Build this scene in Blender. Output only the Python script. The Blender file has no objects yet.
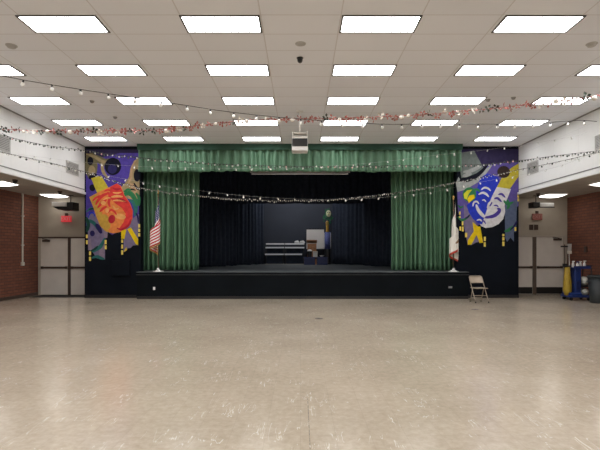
import bpy, bmesh, math, random
from mathutils import Vector, Matrix
R = random.Random(7)
SC = bpy.context.scene
COL = SC.collection
F, CX, HY, EYE = 456.0, 300.5, 251.0, 1.6
PI = math.pi

def at(x, y, D):
    """point of the room seen at photo position x, y when it stands D metres away"""
    return Vector(((x - CX) * D / F, D, EYE + (HY - y) * D / F))

# ------------------------------------------------------------------ materials
def mat(name, color, rough=0.6, metal=0.0, vary=0.08, scale=8.0, spec=0.5, emit=None, estr=0.0, trans=0.0, bump=0.0):
    m = bpy.data.materials.new(name); m.use_nodes = True
    nt = m.node_tree; b = nt.nodes['Principled BSDF']
    b.inputs['Roughness'].default_value = rough
    b.inputs['Metallic'].default_value = metal
    b.inputs['Specular IOR Level'].default_value = spec
    b.inputs['Transmission Weight'].default_value = trans
    tc = nt.nodes.new('ShaderNodeTexCoord')
    nz = nt.nodes.new('ShaderNodeTexNoise'); nz.inputs['Scale'].default_value = scale; nz.inputs['Detail'].default_value = 4
    nt.links.new(tc.outputs['Object'], nz.inputs['Vector'])
    rp = nt.nodes.new('ShaderNodeValToRGB')
    rp.color_ramp.elements[0].position = 0.3; rp.color_ramp.elements[1].position = 0.7
    c = color
    rp.color_ramp.elements[0].color = (c[0]*(1-vary), c[1]*(1-vary), c[2]*(1-vary), 1)
    rp.color_ramp.elements[1].color = (min(1, c[0]*(1+vary)), min(1, c[1]*(1+vary)), min(1, c[2]*(1+vary)), 1)
    nt.links.new(nz.outputs['Fac'], rp.inputs['Fac'])
    nt.links.new(rp.outputs['Color'], b.inputs['Base Color'])
    if emit:
        b.inputs['Emission Color'].default_value = (*emit, 1); b.inputs['Emission Strength'].default_value = estr
    if bump:
        bp = nt.nodes.new('ShaderNodeBump'); bp.inputs['Strength'].default_value = bump; bp.inputs['Distance'].default_value = 0.01
        nt.links.new(nz.outputs['Fac'], bp.inputs['Height']); nt.links.new(bp.outputs['Normal'], b.inputs['Normal'])
    return m

class NG:
    """tiny node builder"""
    def __init__(s, m): s.m = m; s.nt = m.node_tree; s.b = s.nt.nodes['Principled BSDF']
    def n(s, t, **kw):
        nd = s.nt.nodes.new(t)
        for k, v in kw.items(): setattr(nd, k, v)
        return nd
    def math(s, op, a, b=None):
        nd = s.n('ShaderNodeMath', operation=op)
        for i, v in enumerate((a, b)):
            if v is None: continue
            if isinstance(v, (int, float)): nd.inputs[i].default_value = v
            else: s.nt.links.new(v, nd.inputs[i])
        return nd.outputs[0]
    def link(s, a, b): s.nt.links.new(a, b)
    def xyz(s):
        tc = s.n('ShaderNodeTexCoord'); sp = s.n('ShaderNodeSeparateXYZ'); s.link(tc.outputs['Object'], sp.inputs[0])
        return tc, sp.outputs
    def mix(s, fac, a, b):
        nd = s.n('ShaderNodeMix', data_type='RGBA')
        for sock, v in ((nd.inputs[0], fac), (nd.inputs[6], a), (nd.inputs[7], b)):
            if isinstance(v, (int, float)): sock.default_value = v
            elif isinstance(v, tuple): sock.default_value = (*v, 1)
            else: s.link(v, sock)
        return nd.outputs[2]

def blank(name, rough=0.6, spec=0.5):
    m = bpy.data.materials.new(name); m.use_nodes = True
    g = NG(m); g.b.inputs['Roughness'].default_value = rough; g.b.inputs['Specular IOR Level'].default_value = spec
    return m, g

def grid_line(g, v, pitch, off, w):
    """1 on a thin line every pitch metres"""
    fr = g.math('FRACT', g.math('DIVIDE', g.math('ADD', v, 1000*pitch - off), pitch))
    d = g.math('MINIMUM', fr, g.math('SUBTRACT', 1.0, fr))
    return g.math('LESS_THAN', d, w / pitch)

def mat_ceiling():
    m, g = blank('ceiling tile', 0.9, 0.2)
    tc, (x, y, z) = g.xyz()
    lx = grid_line(g, x, 1.22, -1.825, 0.010); ly = grid_line(g, y, 0.61, 6.895, 0.010)
    ln = g.math('MAXIMUM', lx, ly)
    cb = g.n('ShaderNodeCombineXYZ')
    g.link(g.math('FLOOR', g.math('DIVIDE', g.math('ADD', x, 1.825), 1.22)), cb.inputs[0])
    g.link(g.math('FLOOR', g.math('DIVIDE', g.math('SUBTRACT', y, 6.895), 0.61)), cb.inputs[1])
    wn = g.n('ShaderNodeTexWhiteNoise', noise_dimensions='2D'); g.link(cb.outputs[0], wn.inputs['Vector'])
    nz = g.n('ShaderNodeTexNoise'); nz.inputs['Scale'].default_value = 60; g.link(tc.outputs['Object'], nz.inputs['Vector'])
    f = g.math('ADD', g.math('MULTIPLY', wn.outputs['Value'], 0.6), g.math('MULTIPLY', nz.outputs['Fac'], 0.4))
    base = g.mix(f, (0.81, 0.825, 0.865), (0.85, 0.865, 0.905))
    g.link(g.mix(ln, base, (0.68, 0.67, 0.68)), g.b.inputs['Base Color'])
    return m

def mat_floor():
    m, g = blank('worn vinyl tile floor', 0.3, 0.5)
    tc, (x, y, z) = g.xyz()
    n1 = g.n('ShaderNodeTexNoise'); n1.inputs['Scale'].default_value = 0.55; n1.inputs['Detail'].default_value = 6
    g.link(tc.outputs['Object'], n1.inputs['Vector'])
    n2 = g.n('ShaderNodeTexNoise'); n2.inputs['Scale'].default_value = 14; n2.inputs['Detail'].default_value = 8; n2.inputs['Roughness'].default_value = 0.7
    g.link(tc.outputs['Object'], n2.inputs['Vector'])
    cb = g.n('ShaderNodeCombineXYZ')
    g.link(g.math('FLOOR', g.math('DIVIDE', x, 0.305)), cb.inputs[0]); g.link(g.math('FLOOR', g.math('DIVIDE', y, 0.305)), cb.inputs[1])
    wn = g.n('ShaderNodeTexWhiteNoise', noise_dimensions='2D'); g.link(cb.outputs[0], wn.inputs['Vector'])
    f = g.math('ADD', g.math('MULTIPLY', n1.outputs['Fac'], 0.40), g.math('ADD', g.math('MULTIPLY', n2.outputs['Fac'], 0.56), g.math('MULTIPLY', wn.outputs['Value'], 0.04)))
    rp = g.n('ShaderNodeValToRGB'); rp.color_ramp.elements[0].position = 0.35; rp.color_ramp.elements[1].position = 0.66
    rp.color_ramp.elements[0].color = (0.38, 0.315, 0.24, 1); rp.color_ramp.elements[1].color = (0.56, 0.475, 0.375, 1)
    g.link(f, rp.inputs['Fac'])
    ln = g.math('MAXIMUM', grid_line(g, x, 0.305, 0, 0.0022), grid_line(g, y, 0.305, 0, 0.0022))
    c = g.mix(g.math('MULTIPLY', ln, 0.35), rp.outputs['Color'], (0.30, 0.26, 0.21))
    # pale scuffs: short wandering streaks in two directions, thinned by a patch mask
    sc = None
    for k, (ang, sx, sy) in enumerate(((1.25, 9, 0.9), (-0.95, 8, 1.1), (1.75, 10, 1.2))):
        mp = g.n('ShaderNodeMapping'); mp.inputs['Rotation'].default_value = (0, 0, ang); mp.inputs['Scale'].default_value = (sx, sy, 1); mp.inputs['Location'].default_value = (k*3.1, k*7.7, k)
        g.link(tc.outputs['Object'], mp.inputs['Vector'])
        nn = g.n('ShaderNodeTexNoise'); nn.inputs['Scale'].default_value = 1.0; nn.inputs['Detail'].default_value = 3; nn.inputs['Distortion'].default_value = 0.6
        g.link(mp.outputs[0], nn.inputs['Vector'])
        line = g.math('LESS_THAN', g.math('ABSOLUTE', g.math('SUBTRACT', nn.outputs['Fac'], 0.5)), 0.0048)
        pm = g.n('ShaderNodeTexNoise'); pm.inputs['Scale'].default_value = 1.7 + k*0.5; pm.inputs['Detail'].default_value = 3
        mp2 = g.n('ShaderNodeMapping'); mp2.inputs['Location'].default_value = (k*11.3, 5*k, 2*k); g.link(tc.outputs['Object'], mp2.inputs['Vector']); g.link(mp2.outputs[0], pm.inputs['Vector'])
        line = g.math('MULTIPLY', line, g.math('GREATER_THAN', pm.outputs['Fac'], 0.60))
        sc = line if sc is None else g.math('MAXIMUM', sc, line)
    c = g.mix(g.math('MULTIPLY', sc, 0.55), c, (0.80, 0.76, 0.70))
    # one longer open joint running towards the viewer
    jx = g.math('LESS_THAN', g.math('ABSOLUTE', g.math('SUBTRACT', x, 0.078)), 0.005)
    jy = g.math('MULTIPLY', g.math('LESS_THAN', y, 4.95), g.math('GREATER_THAN', n2.outputs['Fac'], 0.47))
    c = g.mix(g.math('MULTIPLY', g.math('MULTIPLY', jx, jy), 0.6), c, (0.16, 0.14, 0.12))
    g.link(c, g.b.inputs['Base Color'])
    rr = g.n('ShaderNodeMapRange'); rr.inputs['To Min'].default_value = 0.11; rr.inputs['To Max'].default_value = 0.25
    g.link(n2.outputs['Fac'], rr.inputs['Value']); g.link(rr.outputs[0], g.b.inputs['Roughness'])
    n3 = g.n('ShaderNodeTexNoise'); n3.inputs['Scale'].default_value = 3; g.link(tc.outputs['Object'], n3.inputs['Vector'])
    bp = g.n('ShaderNodeBump'); bp.inputs['Strength'].default_value = 0.02; bp.inputs['Distance'].default_value = 0.01
    g.link(n3.outputs['Fac'], bp.inputs['Height']); g.link(bp.outputs['Normal'], g.b.inputs['Normal'])
    return m

def mat_brick(name, c1, c2, mortar, bw=0.30, bh=0.10, msize=0.012, rough=0.8, mottle=0.15):
    m, g = blank(name, rough, 0.3)
    tc, (x, y, z) = g.xyz()
    cb = g.n('ShaderNodeCombineXYZ'); g.link(y, cb.inputs[0]); g.link(z, cb.inputs[1])
    bt = g.n('ShaderNodeTexBrick'); g.link(cb.outputs[0], bt.inputs['Vector'])
    bt.inputs['Scale'].default_value = 1.0; bt.inputs['Brick Width'].default_value = bw; bt.inputs['Row Height'].default_value = bh
    bt.inputs['Mortar Size'].default_value = msize; bt.inputs['Color1'].default_value = (*c1, 1); bt.inputs['Color2'].default_value = (*c2, 1)
    bt.inputs['Mortar'].default_value = (*mortar, 1)
    nz = g.n('ShaderNodeTexNoise'); nz.inputs['Scale'].default_value = 6; g.link(tc.outputs['Object'], nz.inputs['Vector'])
    hs = g.n('ShaderNodeHueSaturation'); g.link(bt.outputs['Color'], hs.inputs['Color'])
    mr = g.n('ShaderNodeMapRange'); mr.inputs['To Min'].default_value = 1-mottle; mr.inputs['To Max'].default_value = 1+mottle
    g.link(nz.outputs['Fac'], mr.inputs['Value']); g.link(mr.outputs[0], hs.inputs['Value'])
    g.link(hs.outputs['Color'], g.b.inputs['Base Color'])
    bp = g.n('ShaderNodeBump'); bp.inputs['Strength'].default_value = 0.35; bp.inputs['Distance'].default_value = 0.01; bp.invert = True
    g.link(bt.outputs['Fac'], bp.inputs['Height']); g.link(bp.outputs['Normal'], g.b.inputs['Normal'])
    return m

def mat_flag_stripes():
    m, g = blank('flag cloth', 0.7, 0.2)
    uv = g.n('ShaderNodeUVMap'); uv.uv_map = 'UVMap'
    sp = g.n('ShaderNodeSeparateXYZ'); g.link(uv.outputs[0], sp.inputs[0]); u, v = sp.outputs[0], sp.outputs[1]
    st = g.math('MODULO', g.math('FLOOR', g.math('MULTIPLY', v, 12.999)), 2.0)
    c = g.mix(st, (0.55, 0.03, 0.05), (0.85, 0.83, 0.80))
    can = g.math('MULTIPLY', g.math('LESS_THAN', u, 0.40), g.math('GREATER_THAN', v, 0.4615))
    fu = g.math('SUBTRACT', g.math('FRACT', g.math('MULTIPLY', u, 15.0)), 0.5); fv = g.math('SUBTRACT', g.math('FRACT', g.math('MULTIPLY', v, 13.0)), 0.5)
    star = g.math('LESS_THAN', g.math('ADD', g.math('ABSOLUTE', fu), g.math('ABSOLUTE', fv)), 0.30)
    cc = g.mix(star, (0.02, 0.03, 0.13), (0.85, 0.85, 0.85))
    g.link(g.mix(can, c, cc), g.b.inputs['Base Color'])
    return m

def mat_flag_white():
    m, g = blank('white flag cloth', 0.7, 0.2)
    uv = g.n('ShaderNodeUVMap'); uv.uv_map = 'UVMap'
    sp = g.n('ShaderNodeSeparateXYZ'); g.link(uv.outputs[0], sp.inputs[0]); u, v = sp.outputs[0], sp.outputs[1]
    red = g.math('LESS_THAN', v, 0.13)
    c = g.mix(red, (0.80, 0.77, 0.70), (0.48, 0.06, 0.04))
    du = g.math('DIVIDE', g.math('SUBTRACT', u, 0.5), 0.14); dv = g.math('DIVIDE', g.math('SUBTRACT', v, 0.52), 0.11)
    blob = g.math('LESS_THAN', g.math('ADD', g.math('MULTIPLY', du, du), g.math('MULTIPLY', dv, dv)), 1.0)
    c = g.mix(blob, c, (0.30, 0.17, 0.09))
    du = g.math('SUBTRACT', u, 0.12); dv = g.math('SUBTRACT', v, 0.85)
    st = g.math('LESS_THAN', g.math('ADD', g.math('ABSOLUTE', du), g.math('ABSOLUTE', dv)), 0.07)
    g.link(g.mix(st, c, (0.5, 0.05, 0.04)), g.b.inputs['Base Color'])
    return m

M = {}
M['ceiling'] = mat_ceiling(); M['floor'] = mat_floor()
M['brick'] = mat_brick('red brown brick', (0.22, 0.082, 0.050), (0.165, 0.062, 0.040), (0.10, 0.052, 0.040))
M['plaster'] = mat_brick('painted white block', (0.80, 0.80, 0.79), (0.775, 0.775, 0.765), (0.70, 0.70, 0.69), bw=1.22, bh=0.81, msize=0.006, rough=0.75, mottle=0.025)
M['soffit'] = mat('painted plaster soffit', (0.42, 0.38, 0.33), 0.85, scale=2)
M['alcove'] = mat('beige painted wall', (0.42, 0.37, 0.30), 0.8, scale=2)
M['farwall'] = mat('plain beige wall', (0.5, 0.47, 0.42), 0.8, scale=1)
M['door'] = mat('cream door paint', (0.72, 0.67, 0.61), 0.5, scale=3, vary=0.04)
M['doorframe'] = mat('tan door frame', (0.46, 0.41, 0.35), 0.5, scale=3)
M['brown'] = mat('dark brown metal', (0.075, 0.05, 0.04), 0.45, metal=0.3)
M['blackpaint'] = mat('blue black wall paint', (0.0055, 0.0075, 0.012), 0.65, scale=1.5, vary=0.2, spec=0.08)
M['stagepaint'] = mat('black stage paint', (0.0045, 0.0065, 0.009), 0.6, scale=2, vary=0.2, spec=0.09)
M['deck'] = mat('worn dark stage boards', (0.10, 0.11, 0.115), 0.5, scale=3, vary=0.25)
M['stageblack'] = mat('black masking cloth', (0.030, 0.037, 0.054), 0.9, spec=0.15, vary=0.15)
M['backdrop'] = mat('charcoal backdrop', (0.050, 0.055, 0.070), 0.85, spec=0.2, scale=0.7)
M['green'] = mat('green satin curtain', (0.100, 0.205, 0.118), 0.55, scale=3, vary=0.12, spec=0.4)
M['greenval'] = mat('green satin valance', (0.090, 0.185, 0.112), 0.55, scale=3, vary=0.12, spec=0.4)
M['totemblue'] = mat('muted blue paint', (0.09, 0.11, 0.30), 0.6, vary=0.4, scale=14)
M['mullion'] = mat('worn brown mullion', (0.12, 0.09, 0.07), 0.5)
M['valtop'] = mat('dark green top band', (0.030, 0.075, 0.052), 0.7, scale=3, vary=0.15, spec=0.2)
M['diffuser'] = mat('lit acrylic diffuser', (0.9, 0.9, 0.9), 0.5, emit=(0.985, 0.99, 1.0), estr=10.0)
M['diffuserdim'] = mat('lit aisle diffuser', (0.9, 0.9, 0.88), 0.5, emit=(1.0, 0.97, 0.92), estr=4.5)
M['fixture'] = mat('dark fixture frame', (0.10, 0.095, 0.09), 0.6)
M['white'] = mat('white plastic', (0.75, 0.74, 0.72), 0.4, vary=0.04)
M['offwhite'] = mat('off white painted metal', (0.62, 0.58, 0.52), 0.4, vary=0.05)
M['grey'] = mat('grey plastic', (0.30, 0.29, 0.28), 0.5)
M['ventgrey'] = mat('vent grey paint', (0.46, 0.45, 0.43), 0.5)
M['ventdark'] = mat('vent shadowed grey', (0.22, 0.215, 0.21), 0.7)
M['black'] = mat('black plastic', (0.014, 0.014, 0.015), 0.4)
M['blackmat'] = mat('black rubber mat', (0.012, 0.011, 0.010), 0.8)
M['chrome'] = mat('chrome', (0.75, 0.74, 0.72), 0.22, metal=1.0, vary=0.03)
M['silver'] = mat('brushed silver edging', (0.80, 0.81, 0.84), 0.5, metal=0.0, vary=0.05)
M['gold'] = mat('gold paint', (0.45, 0.28, 0.07), 0.4, metal=0.3)
M['goldfringe'] = mat('gold fringe', (0.50, 0.33, 0.10), 0.8)
M['wood'] = mat('brown wood', (0.36, 0.16, 0.07), 0.5, scale=12, vary=0.25)
M['dkwood'] = mat('dark flagpole wood', (0.10, 0.05, 0.03), 0.4)
M['tanmetal'] = mat('tan enamelled steel', (0.40, 0.33, 0.26), 0.38, metal=0.15, vary=0.05)
M['tanseat'] = mat('tan seat steel', (0.47, 0.38, 0.29), 0.35, metal=0.1, vary=0.05)
M['blue'] = mat('blue cart plastic', (0.012, 0.032, 0.15), 0.4, vary=0.1)
M['navy'] = mat('navy storage plastic', (0.015, 0.026, 0.11), 0.45)
M['yellow'] = mat('yellow vinyl', (0.40, 0.27, 0.025), 0.5, vary=0.1)
M['palebag'] = mat('pale grey bag', (0.62, 0.62, 0.56), 0.6, vary=0.15)
M['can'] = mat('dark grey bin plastic', (0.022, 0.027, 0.030), 0.5)
M['red'] = mat('red sign plastic', (0.62, 0.05, 0.06), 0.4, emit=(0.9, 0.06, 0.08), estr=0.35)
M['dullred'] = mat('dull red sign plastic', (0.26, 0.085, 0.07), 0.5)
M['signletters'] = mat('pale sign lettering', (0.75, 0.40, 0.37), 0.5)
M['dullletters'] = mat('faded sign lettering', (0.36, 0.18, 0.15), 0.5)
M['flag'] = mat_flag_stripes(); M['whiteflag'] = mat_flag_white()
M['board'] = mat('pale beige board', (0.74, 0.69, 0.65), 0.5, vary=0.04, scale=2)
M['bulb'] = mat('pale glass bulb', (0.85, 0.84, 0.80), 0.15, vary=0.03, spec=0.6)
M['minibulb'] = mat('frosted mini bulb', (0.56, 0.54, 0.50), 0.3, vary=0.05)
M['pinkbulb'] = mat('pale pink bulb', (0.72, 0.42, 0.40), 0.2)
M['wire'] = mat('dark cord', (0.030, 0.028, 0.026), 0.6)
M['palewire'] = mat('silvery cord', (0.42, 0.42, 0.41), 0.5)
M['redwire'] = mat('reddish cord', (0.30, 0.12, 0.10), 0.6)
M['gred'] = mat('red foil', (0.42, 0.15, 0.13), 0.3, metal=0.2)
M['gdark'] = mat('dark green foil', (0.035, 0.050, 0.035), 0.35, metal=0.2)
M['gwhite'] = mat('pearl foil', (0.80, 0.74, 0.66), 0.25)
# mural paints
def paint(n, c): M[n] = mat(n + ' paint', tuple(min(0.9, 1.22*q) for q in c), 0.7, vary=0.14, scale=9, spec=0.08)
paint('purple', (0.085, 0.065, 0.235)); paint('deepviolet', (0.060, 0.040, 0.23)); paint('darkviolet', (0.028, 0.022, 0.060))
paint('lavender', (0.15, 0.125, 0.205)); paint('pinklavender', (0.20, 0.155, 0.21)); paint('bluegrey', (0.075, 0.095, 0.155))
paint('royal', (0.020, 0.035, 0.36)); paint('chalk', (0.50, 0.49, 0.50)); paint('hatgrey', (0.125, 0.145, 0.135)); paint('brimgrey', (0.25, 0.26, 0.25))
paint('nearblack', (0.006, 0.006, 0.012)); paint('umber', (0.030, 0.020, 0.018)); paint('navyink', (0.018, 0.015, 0.07))
paint('mustard', (0.40, 0.335, 0.035)); paint('sunyellow', (0.58, 0.42, 0.010)); paint('lamplight', (0.68, 0.53, 0.11)); paint('lime', (0.42, 0.44, 0.030))
paint('leaf', (0.028, 0.14, 0.058)); paint('teal', (0.025, 0.11, 0.105)); paint('pine', (0.012, 0.045, 0.035))
paint('scarlet', (0.52, 0.040, 0.035)); paint('crimson', (0.34, 0.018, 0.030)); paint('tangerine', (0.58, 0.185, 0.050)); paint('apricot', (0.62, 0.30, 0.10))
paint('ochre', (0.42, 0.25, 0.045)); paint('tan', (0.26, 0.20, 0.105)); paint('olive', (0.12, 0.105, 0.055)); paint('flesh', (0.36, 0.23, 0.13))

# ------------------------------------------------------------------ mesh helpers
class MB:
    def __init__(s): s.bm = bmesh.new()
    def box(s, x0, x1, y0, y1, z0, z1, bev=0.0):
        b = bmesh.new()
        bmesh.ops.create_cube(b, size=1)
        for v in b.verts: v.co = Vector(((x0+x1)/2 + v.co.x*(x1-x0), (y0+y1)/2 + v.co.y*(y1-y0), (z0+z1)/2 + v.co.z*(z1-z0)))
        if bev: bmesh.ops.bevel(b, geom=b.edges[:], offset=bev, segments=2, affect='EDGES', profile=0.6)
        return s.merge(b)
    def merge(s, b, mx=None):
        me = bpy.data.meshes.new('t')
        if mx: bmesh.ops.transform(b, matrix=mx, verts=b.verts)
        b.to_mesh(me); b.free(); s.bm.from_mesh(me); bpy.data.meshes.remove(me); return s
    def tube(s, pts, r, n=8, closed=False):
        pts = [Vector(p) for p in pts]; N = len(pts); rings = []
        rs = r if isinstance(r, (list, tuple)) else [r]*N
        up = Vector((0.13, 0.21, 0.97)).normalized()
        for i, p in enumerate(pts):
            if closed: t = pts[(i+1) % N] - pts[i-1]
            else: t = pts[min(i+1, N-1)] - pts[max(i-1, 0)]
            t.normalize()
            a = t.cross(up)
            if a.length < 1e-3: a = t.cross(Vector((1, 0, 0)))
            a.normalize(); b = t.cross(a)
            rings.append([s.bm.verts.new(p + (a*math.cos(2*PI*k/n) + b*math.sin(2*PI*k/n))*rs[i]) for k in range(n)])
        for i in range(N if closed else N-1):
            A, B = rings[i], rings[(i+1) % N]
            for k in range(n): s.bm.faces.new((A[k], A[(k+1) % n], B[(k+1) % n], B[k]))
        if not closed:
            s.bm.faces.new(rings[0][::-1]); s.bm.faces.new(rings[-1])
        return s
    def lathe(s, prof, c=(0, 0, 0), n=20, axis='Z'):
        """prof: (radius, height) pairs"""
        rings = []
        for r, h in prof:
            ring = []
            for k in range(n):
                a = 2*PI*k/n
                p = (r*math.cos(a), r*math.sin(a), h) if axis == 'Z' else (r*math.cos(a), h, r*math.sin(a))
                ring.append(s.bm.verts.new(Vector(p) + Vector(c)))
            rings.append(ring)
        for A, B in zip(rings, rings[1:]):
            for k in range(n): s.bm.faces.new((A[k], A[(k+1) % n], B[(k+1) % n], B[k]))
        s.bm.faces.new(rings[0][::-1]); s.bm.faces.new(rings[-1]); return s
    def prism(s, poly, y0, y1):
        """poly in x, z; extruded along y"""
        A = [s.bm.verts.new((x, y0, z)) for x, z in poly]; B = [s.bm.verts.new((x, y1, z)) for x, z in poly]
        n = len(poly); s.bm.faces.new(A); s.bm.faces.new(B[::-1])
        for k in range(n): s.bm.faces.new((A[k], B[k], B[(k+1) % n], A[(k+1) % n]))
        return s
    def ball(s, c, r, sx=1, sy=1, sz=1, u=12, v=8):
        b = bmesh.new(); bmesh.ops.create_uvsphere(b, u_segments=u, v_segments=v, radius=r)
        for q in b.verts: q.co = Vector((q.co.x*sx + c[0], q.co.y*sy + c[1], q.co.z*sz + c[2]))
        return s.merge(b)
    def build(s, name, m, parent=None, smooth=False):
        bmesh.ops.recalc_face_normals(s.bm, faces=s.bm.faces[:])
        me = bpy.data.meshes.new(name); s.bm.to_mesh(me); s.bm.free()
        me.materials.append(M[m] if isinstance(m, str) else m)
        if smooth:
            for p in me.polygons: p.use_smooth = True
        o = bpy.data.objects.new(name, me); COL.objects.link(o)
        if parent: o.parent = parent
        return o

def recentre(o):
    """move a single mesh's origin to its base"""
    vs = [v.co for v in o.data.vertices]
    c = Vector(((min(v.x for v in vs)+max(v.x for v in vs))/2, (min(v.y for v in vs)+max(v.y for v in vs))/2, min(v.z for v in vs)))
    o.data.transform(Matrix.Translation(-c)); o.location = c
    return o
def tag(o, label, cat, group=None, kind=None):
    o['label'] = label; o['category'] = cat
    if group: o['group'] = group
    if kind: o['kind'] = kind
    return o
def thing(name, label, cat, loc=(0, 0, 0), rz=0, group=None):
    o = bpy.data.objects.new(name, None); COL.objects.link(o); o.empty_display_size = 0.1
    o.location = loc; o.rotation_euler = (0, 0, rz)
    return tag(o, label, cat, group)
def struct(o, label=None):
    o['kind'] = 'structure'
    if label: o['label'] = label
    return o
def dup(root, loc, rz=None):
    r = root.copy(); COL.objects.link(r); r.location = loc
    if rz is not None: r.rotation_euler = (0, 0, rz)
    for ch in list(root.children):
        c = ch.copy(); COL.objects.link(c); c.parent = r
        for g in list(ch.children):
            d = g.copy(); COL.objects.link(d); d.parent = c
    return r

# ------------------------------------------------------------------ the room
YB = -4.0                       # wall behind the viewer
CEIL = EYE + 3.57               # 5.17
SOF = EYE + 1.97                # aisle ceiling 3.57
XL, XR = -7.36, 7.44            # faces of the upper walls
AL, AR = -9.55, 9.90            # brick walls of the side aisles
DL, DR = 16.62, 16.92           # rear walls of the door alcoves
DM = 15.55                      # mural wall
STAGE = 0.90
OL, OR_ = -5.45, 5.32           # proscenium opening

struct(MB().box(AL-0.2, AR+0.2, YB-0.2, 17.2, -0.12, 0).build('floor', 'floor'), 'glossy scuffed beige vinyl tile floor')
struct(MB().box(XL-0.25, XR+0.25, YB-0.2, 15.9, CEIL, CEIL+0.1).build('ceiling', 'ceiling'), 'suspended ceiling of pale grey rectangular tiles')
struct(MB().box(XL-0.22, XL, YB, DM+0.02, SOF, CEIL).build('wall_left', 'plaster'), 'white upper wall above the left aisle')
struct(MB().box(XR, XR+0.22, YB, DM+0.02, SOF, CEIL).build('wall_right', 'plaster'), 'white upper wall above the right aisle')
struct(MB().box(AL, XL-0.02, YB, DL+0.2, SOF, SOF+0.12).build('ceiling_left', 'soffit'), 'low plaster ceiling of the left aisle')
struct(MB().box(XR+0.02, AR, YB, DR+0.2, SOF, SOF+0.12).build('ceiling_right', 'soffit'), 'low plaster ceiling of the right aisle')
struct(MB().box(AL-0.2, AL, YB, DL+0.2, 0, SOF+0.1).build('wall_left_outer', 'brick'), 'red brown brick wall of the left aisle')
struct(MB().box(AR, AR+0.2, YB, DR+0.2, 0, SOF+0.1).build('wall_right_outer', 'brick'), 'red brown brick wall of the right aisle')
struct(MB().box(AL, OL-0.2, DL, DL+0.15, 0, SOF).build('wall_left_alcove', 'alcove'), 'beige wall around the left exit doors')
struct(MB().box(OR_+0.2, AR, DR, DR+0.15, 0, SOF).build('wall_right_alcove', 'alcove'), 'beige wall around the right exit doors')
struct(MB().box(AL-0.2, AR+0.2, YB-0.2, YB, 0, CEIL).build('wall_front', 'farwall'))
# mural wall: two piers and the header over the stage opening
struct(MB().box(XL, OL, DM, DM+0.3, 0, CEIL).build('wall_back_left', 'blackpaint'), 'black painted wall under the orange and red mask mural')
struct(MB().box(OR_, XR, DM, DM+0.3, 0, CEIL).build('wall_back_right', 'blackpaint'), 'black painted wall under the blue and white mask mural')
struct(MB().box(OL, OR_, DM, DM+0.3, EYE+2.82, CEIL).build('wall_back_header', 'blackpaint'))
# trim: lip at the foot of the upper walls
struct(MB().box(XL-0.03, XL+0.05, YB, DM, SOF-0.045, SOF+0.03).build('trim_1', 'plaster'), 'white lip along the left soffit edge')
struct(MB().box(XR-0.05, XR+0.03, YB, DM, SOF-0.045, SOF+0.03).build('trim_2', 'plaster'), 'white lip along the right soffit edge')
struct(MB().box(XL, XL+0.015, YB, DM, SOF+0.11, SOF+0.135).build('trim_3', 'ventdark'), 'thin grey line low on the left upper wall')
struct(MB().box(XR-0.015, XR, YB, DM, SOF+0.11, SOF+0.135).build('trim_4', 'ventdark'), 'thin grey line low on the right upper wall')
struct(MB().box(XL, XL+0.02, YB, DM, CEIL-0.03, CEIL).build('trim_5', 'grey'))
struct(MB().box(XR-0.02, XR, YB, DM, CEIL-0.03, CEIL).build('trim_6', 'grey'))
struct(MB().box(AL, AL+0.015, YB, DL, 0, 0.11).build('baseboard_left', 'brown'), 'dark baseboard of the left brick wall')
struct(MB().box(AR-0.015, AR, YB, DR, 0, 0.11).build('baseboard_right', 'brown'), 'dark baseboard of the right brick wall')
struct(MB().box(XL, -5.6, DM-0.015, DM, 0, 0.10).build('baseboard_back_left', 'black'))
struct(MB().box(5.62, XR, DM-0.015, DM, 0, 0.10).build('baseboard_back_right', 'black'))

# ------------------------------------------------------------------ exit doors
def exit_door(name, x0, x1, yw, z0, z1, label, kick=0.0, closer=None, bar=(None, None)):
    d = MB().box(x0, x1, yw-0.05, yw-0.005, z0, z1, 0.004).build(name, 'door'); struct(d, label)
    b = MB(); bx0, bx1 = bar[0] or x0+0.03, bar[1] or x1-0.03
    b.box(bx0, bx1, yw-0.115, yw-0.085, 0.965, 1.035, 0.008)
    b.box(bx0, bx0+0.07, yw-0.11, yw-0.045, 0.955, 1.045, 0.006); b.box(bx1-0.07, bx1, yw-0.11, yw-0.045, 0.955, 1.045, 0.006)
    b.build('panic_bar', 'brown', d)
    if kick: MB().box(x0+0.01, x1-0.01, yw-0.056, yw-0.05, z0+0.01, z0+kick).build('kick_plate', 'black', d)
    if closer:
        c = MB().box(closer[0], closer[1], yw-0.13, yw-0.05, z1-0.13, z1-0.05, 0.01)
        c.tube([(closer[1]-0.06, yw-0.09, z1-0.05), (closer[1]-0.22, yw-0.14, z1-0.02), (closer[1]-0.30, yw-0.03, z1-0.01)], 0.012)
        c.build('door_closer', 'brown', d)
    return d
pl = lambda x: (x-CX)*DL/F
pr = lambda x: (x-CX)*DR/F
exit_door('door_1', pl(41.5), pl(69), DL, 0.015, 2.06, 'outer cream leaf of the left exit doors, beside the brick', closer=(pl(44), pl(51)))
exit_door('door_2', pl(71.5), pl(98), DL, 0.015, 2.06, 'inner cream leaf of the left exit doors, beside the mural wall')
exit_door('door_3', pr(508), pr(531.8), DR, 0.015, 2.12, 'inner cream leaf of the right exit doors, beside the mural wall', kick=0.25)
exit_door('door_4', pr(535.2), pr(562), DR, 0.015, 2.12, 'outer cream leaf of the right exit doors, behind the cart', kick=0.25, closer=(pr(552.5), pr(560)))
f = MB(); f.box(pl(39.2), pl(41.5), DL-0.07, DL, 0, 2.10).box(pl(98), pl(100), DL-0.07, DL, 0, 2.10)
struct(f.build('trim_7', 'doorframe'), 'tan frame of the left exit doors')
struct(MB().box(pl(39.2), pl(100), DL-0.075, DL, 2.06, 2.115).build('trim_8', 'brown'))
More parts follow.
